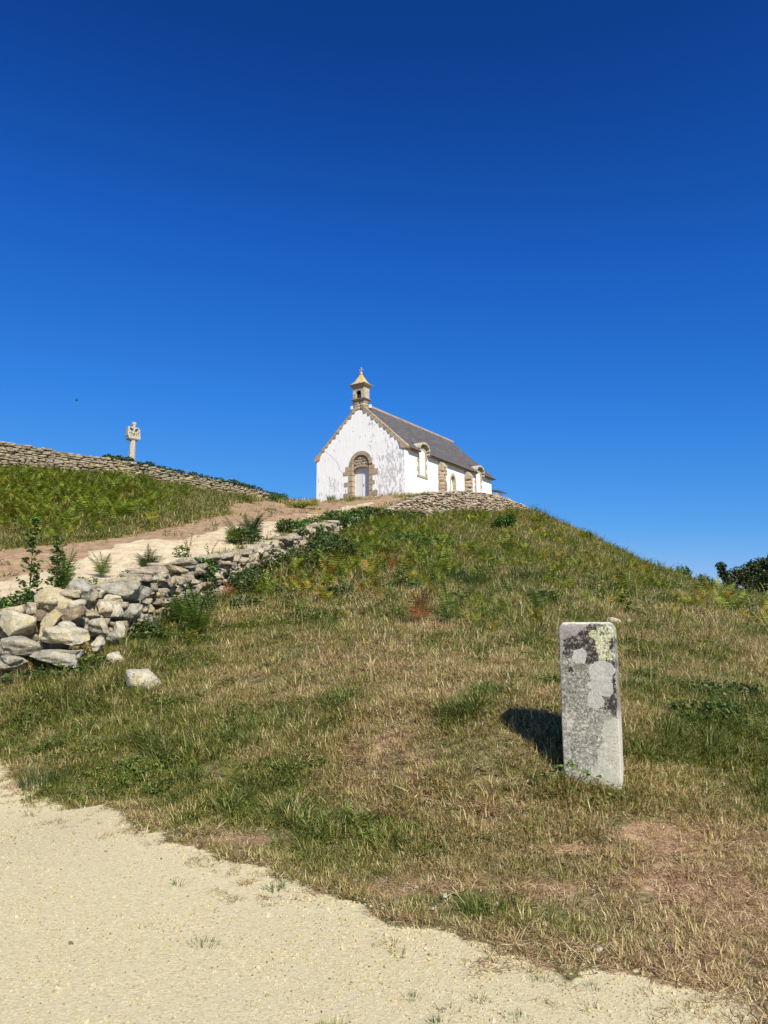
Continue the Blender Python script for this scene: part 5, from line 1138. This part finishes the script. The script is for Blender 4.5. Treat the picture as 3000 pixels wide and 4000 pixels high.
# undergrowth overrunning the foot of the tumbled stones and of the rubble wall
leaf_mass('bramble', [near(-4.75, 11.35, .05, .5, .16, .12), near(-5.2, 11.25, .05, .45, .16, .12), near(-4.4, 11.6, .05, .35, .2, .12)], 900, .06, 'bramble', 61, 'low leafy growth along the foot of the tumbled boulders', 'bramble')
leaf_mass('bramble', [near(-3.95, 14.6, .2, .35, .5, .25), near(-3.75, 15.7, .2, .3, .6, .25), near(-3.6, 16.4, .15, .3, .5, .2)], 900, .07, 'bramble', 62, 'bramble tangle at the foot of the rubble wall between big fern and ivy', 'bramble')
leaf_mass('bramble', [near(-2.2, 21.5, .3, .7, .9, .35), near(-1.6, 23.5, .3, .8, 1.0, .4), near(-2.0, 25.2, .3, .6, .9, .35)], 2200, .10, 'bramble', 63, 'bramble thicket on the slope just right of the ivy covered wall', 'bramble')
leaf_mass('bramble', [near(.9, 27.5, .25, .9, .9, .3), near(2.0, 28.3, .25, .8, .8, .25)], 1000, .10, 'bush', 64, 'green leafy patch in the middle of the upper mound', 'bramble')
leaf_mass('bramble', [near(.6, 37.6, .2, .9, .8, .3), near(1.4, 38.8, .2, .9, .8, .25), near(1.0, 38.2, .2, .8, .8, .25)], 1500, .11, 'bramble', 65, 'bramble patch at the left foot of the retaining wall', 'bramble')
# low leafy plants and dead fern litter between the rubble wall and the middle slope
r6 = random.Random(66)
for i, (x, y, R, mt, lab) in enumerate([(-2.9, 16.0, .5, 'bramble', 'low dark bramble cushion right of the big fern'), (-2.2, 17.6, .6, 'fern', 'pale green leafy cushion in front of the bracken right of the wall'), (-1.0, 16.6, .45, 'bramble', 'small dark cushion of leaves in the grass left of the middle slope'), (.4, 17.4, .6, 'bush', 'fresh green leafy patch above the withered fern'),
                                         (2.0, 20.6, .6, 'bramble', 'dark leafy patch by the tall rush clump'), (3.4, 16.3, .45, 'bramble', 'low dark leaves in the grass above the pillar'), (3.1, 7.6, .35, 'bramble', 'dark creeping leaves in the grass right of the pillar, nearer of two'), (3.7, 8.4, .4, 'bramble', 'dark creeping leaves in the grass right of the pillar, farther of two')]):
    leaf_mass('shrub', [near(x, y, .04 if y < 10 else .08, R * (1.2 if y < 10 else .8), R * (.9 if y < 10 else .6), .09 if y < 10 else .2)], int(1300 * R), .035 + y * .0022, mt, 70 + i, lab, 'low shrub')
# shaggy taller grass clumps breaking up the turf
G = []
for y0, y1, dn, sc in ((7.5, 12, 3.5, .5), (12, 18, 7, .65), (18, 30, 5, .85), (30, 56, 3.2, 1.1)):
    x, y = sample(y0, y1, dn); G.append((*keep(x, y, cover(x, y) * sstep(.40, .62, fbm(x + 11, y - 3, 1.5, 3)) * (side(x, y) < -.5)), sc))
x, y = sample(17, 34, 1.5); G.append((*keep(x, y, cover(x, y) * .5 * (side(x, y) > 3)), .7))
place('shaggy', 'shaggy_grass', G, 'taller shaggy grass clumps standing in the turf of the mound', 'grass', smin=.5, smax=1.3, seed=12)
leaf_mass('bramble', [(-4.05, 21.9, hz(-4.05, 21.9) + .15, .5, .75, .28)], 1100, .08, 'bramble', 90, 'leafy bramble under the two ferns on the path edge', 'bramble')
leaf_mass('bramble', [(-3.3, 25.6, hz(-3.3, 25.6) + .15, .4, .9, .22)], 900, .09, 'bramble', 91, 'low bramble on the path side of the wall above the two ferns', 'bramble')
leaf_mass('bramble', [near(-3.2, 18.2, .25, .55, .9, .35)], 1300, .075, 'bramble', 92, 'bramble mound on the slope right of the rusty fern', 'bramble')
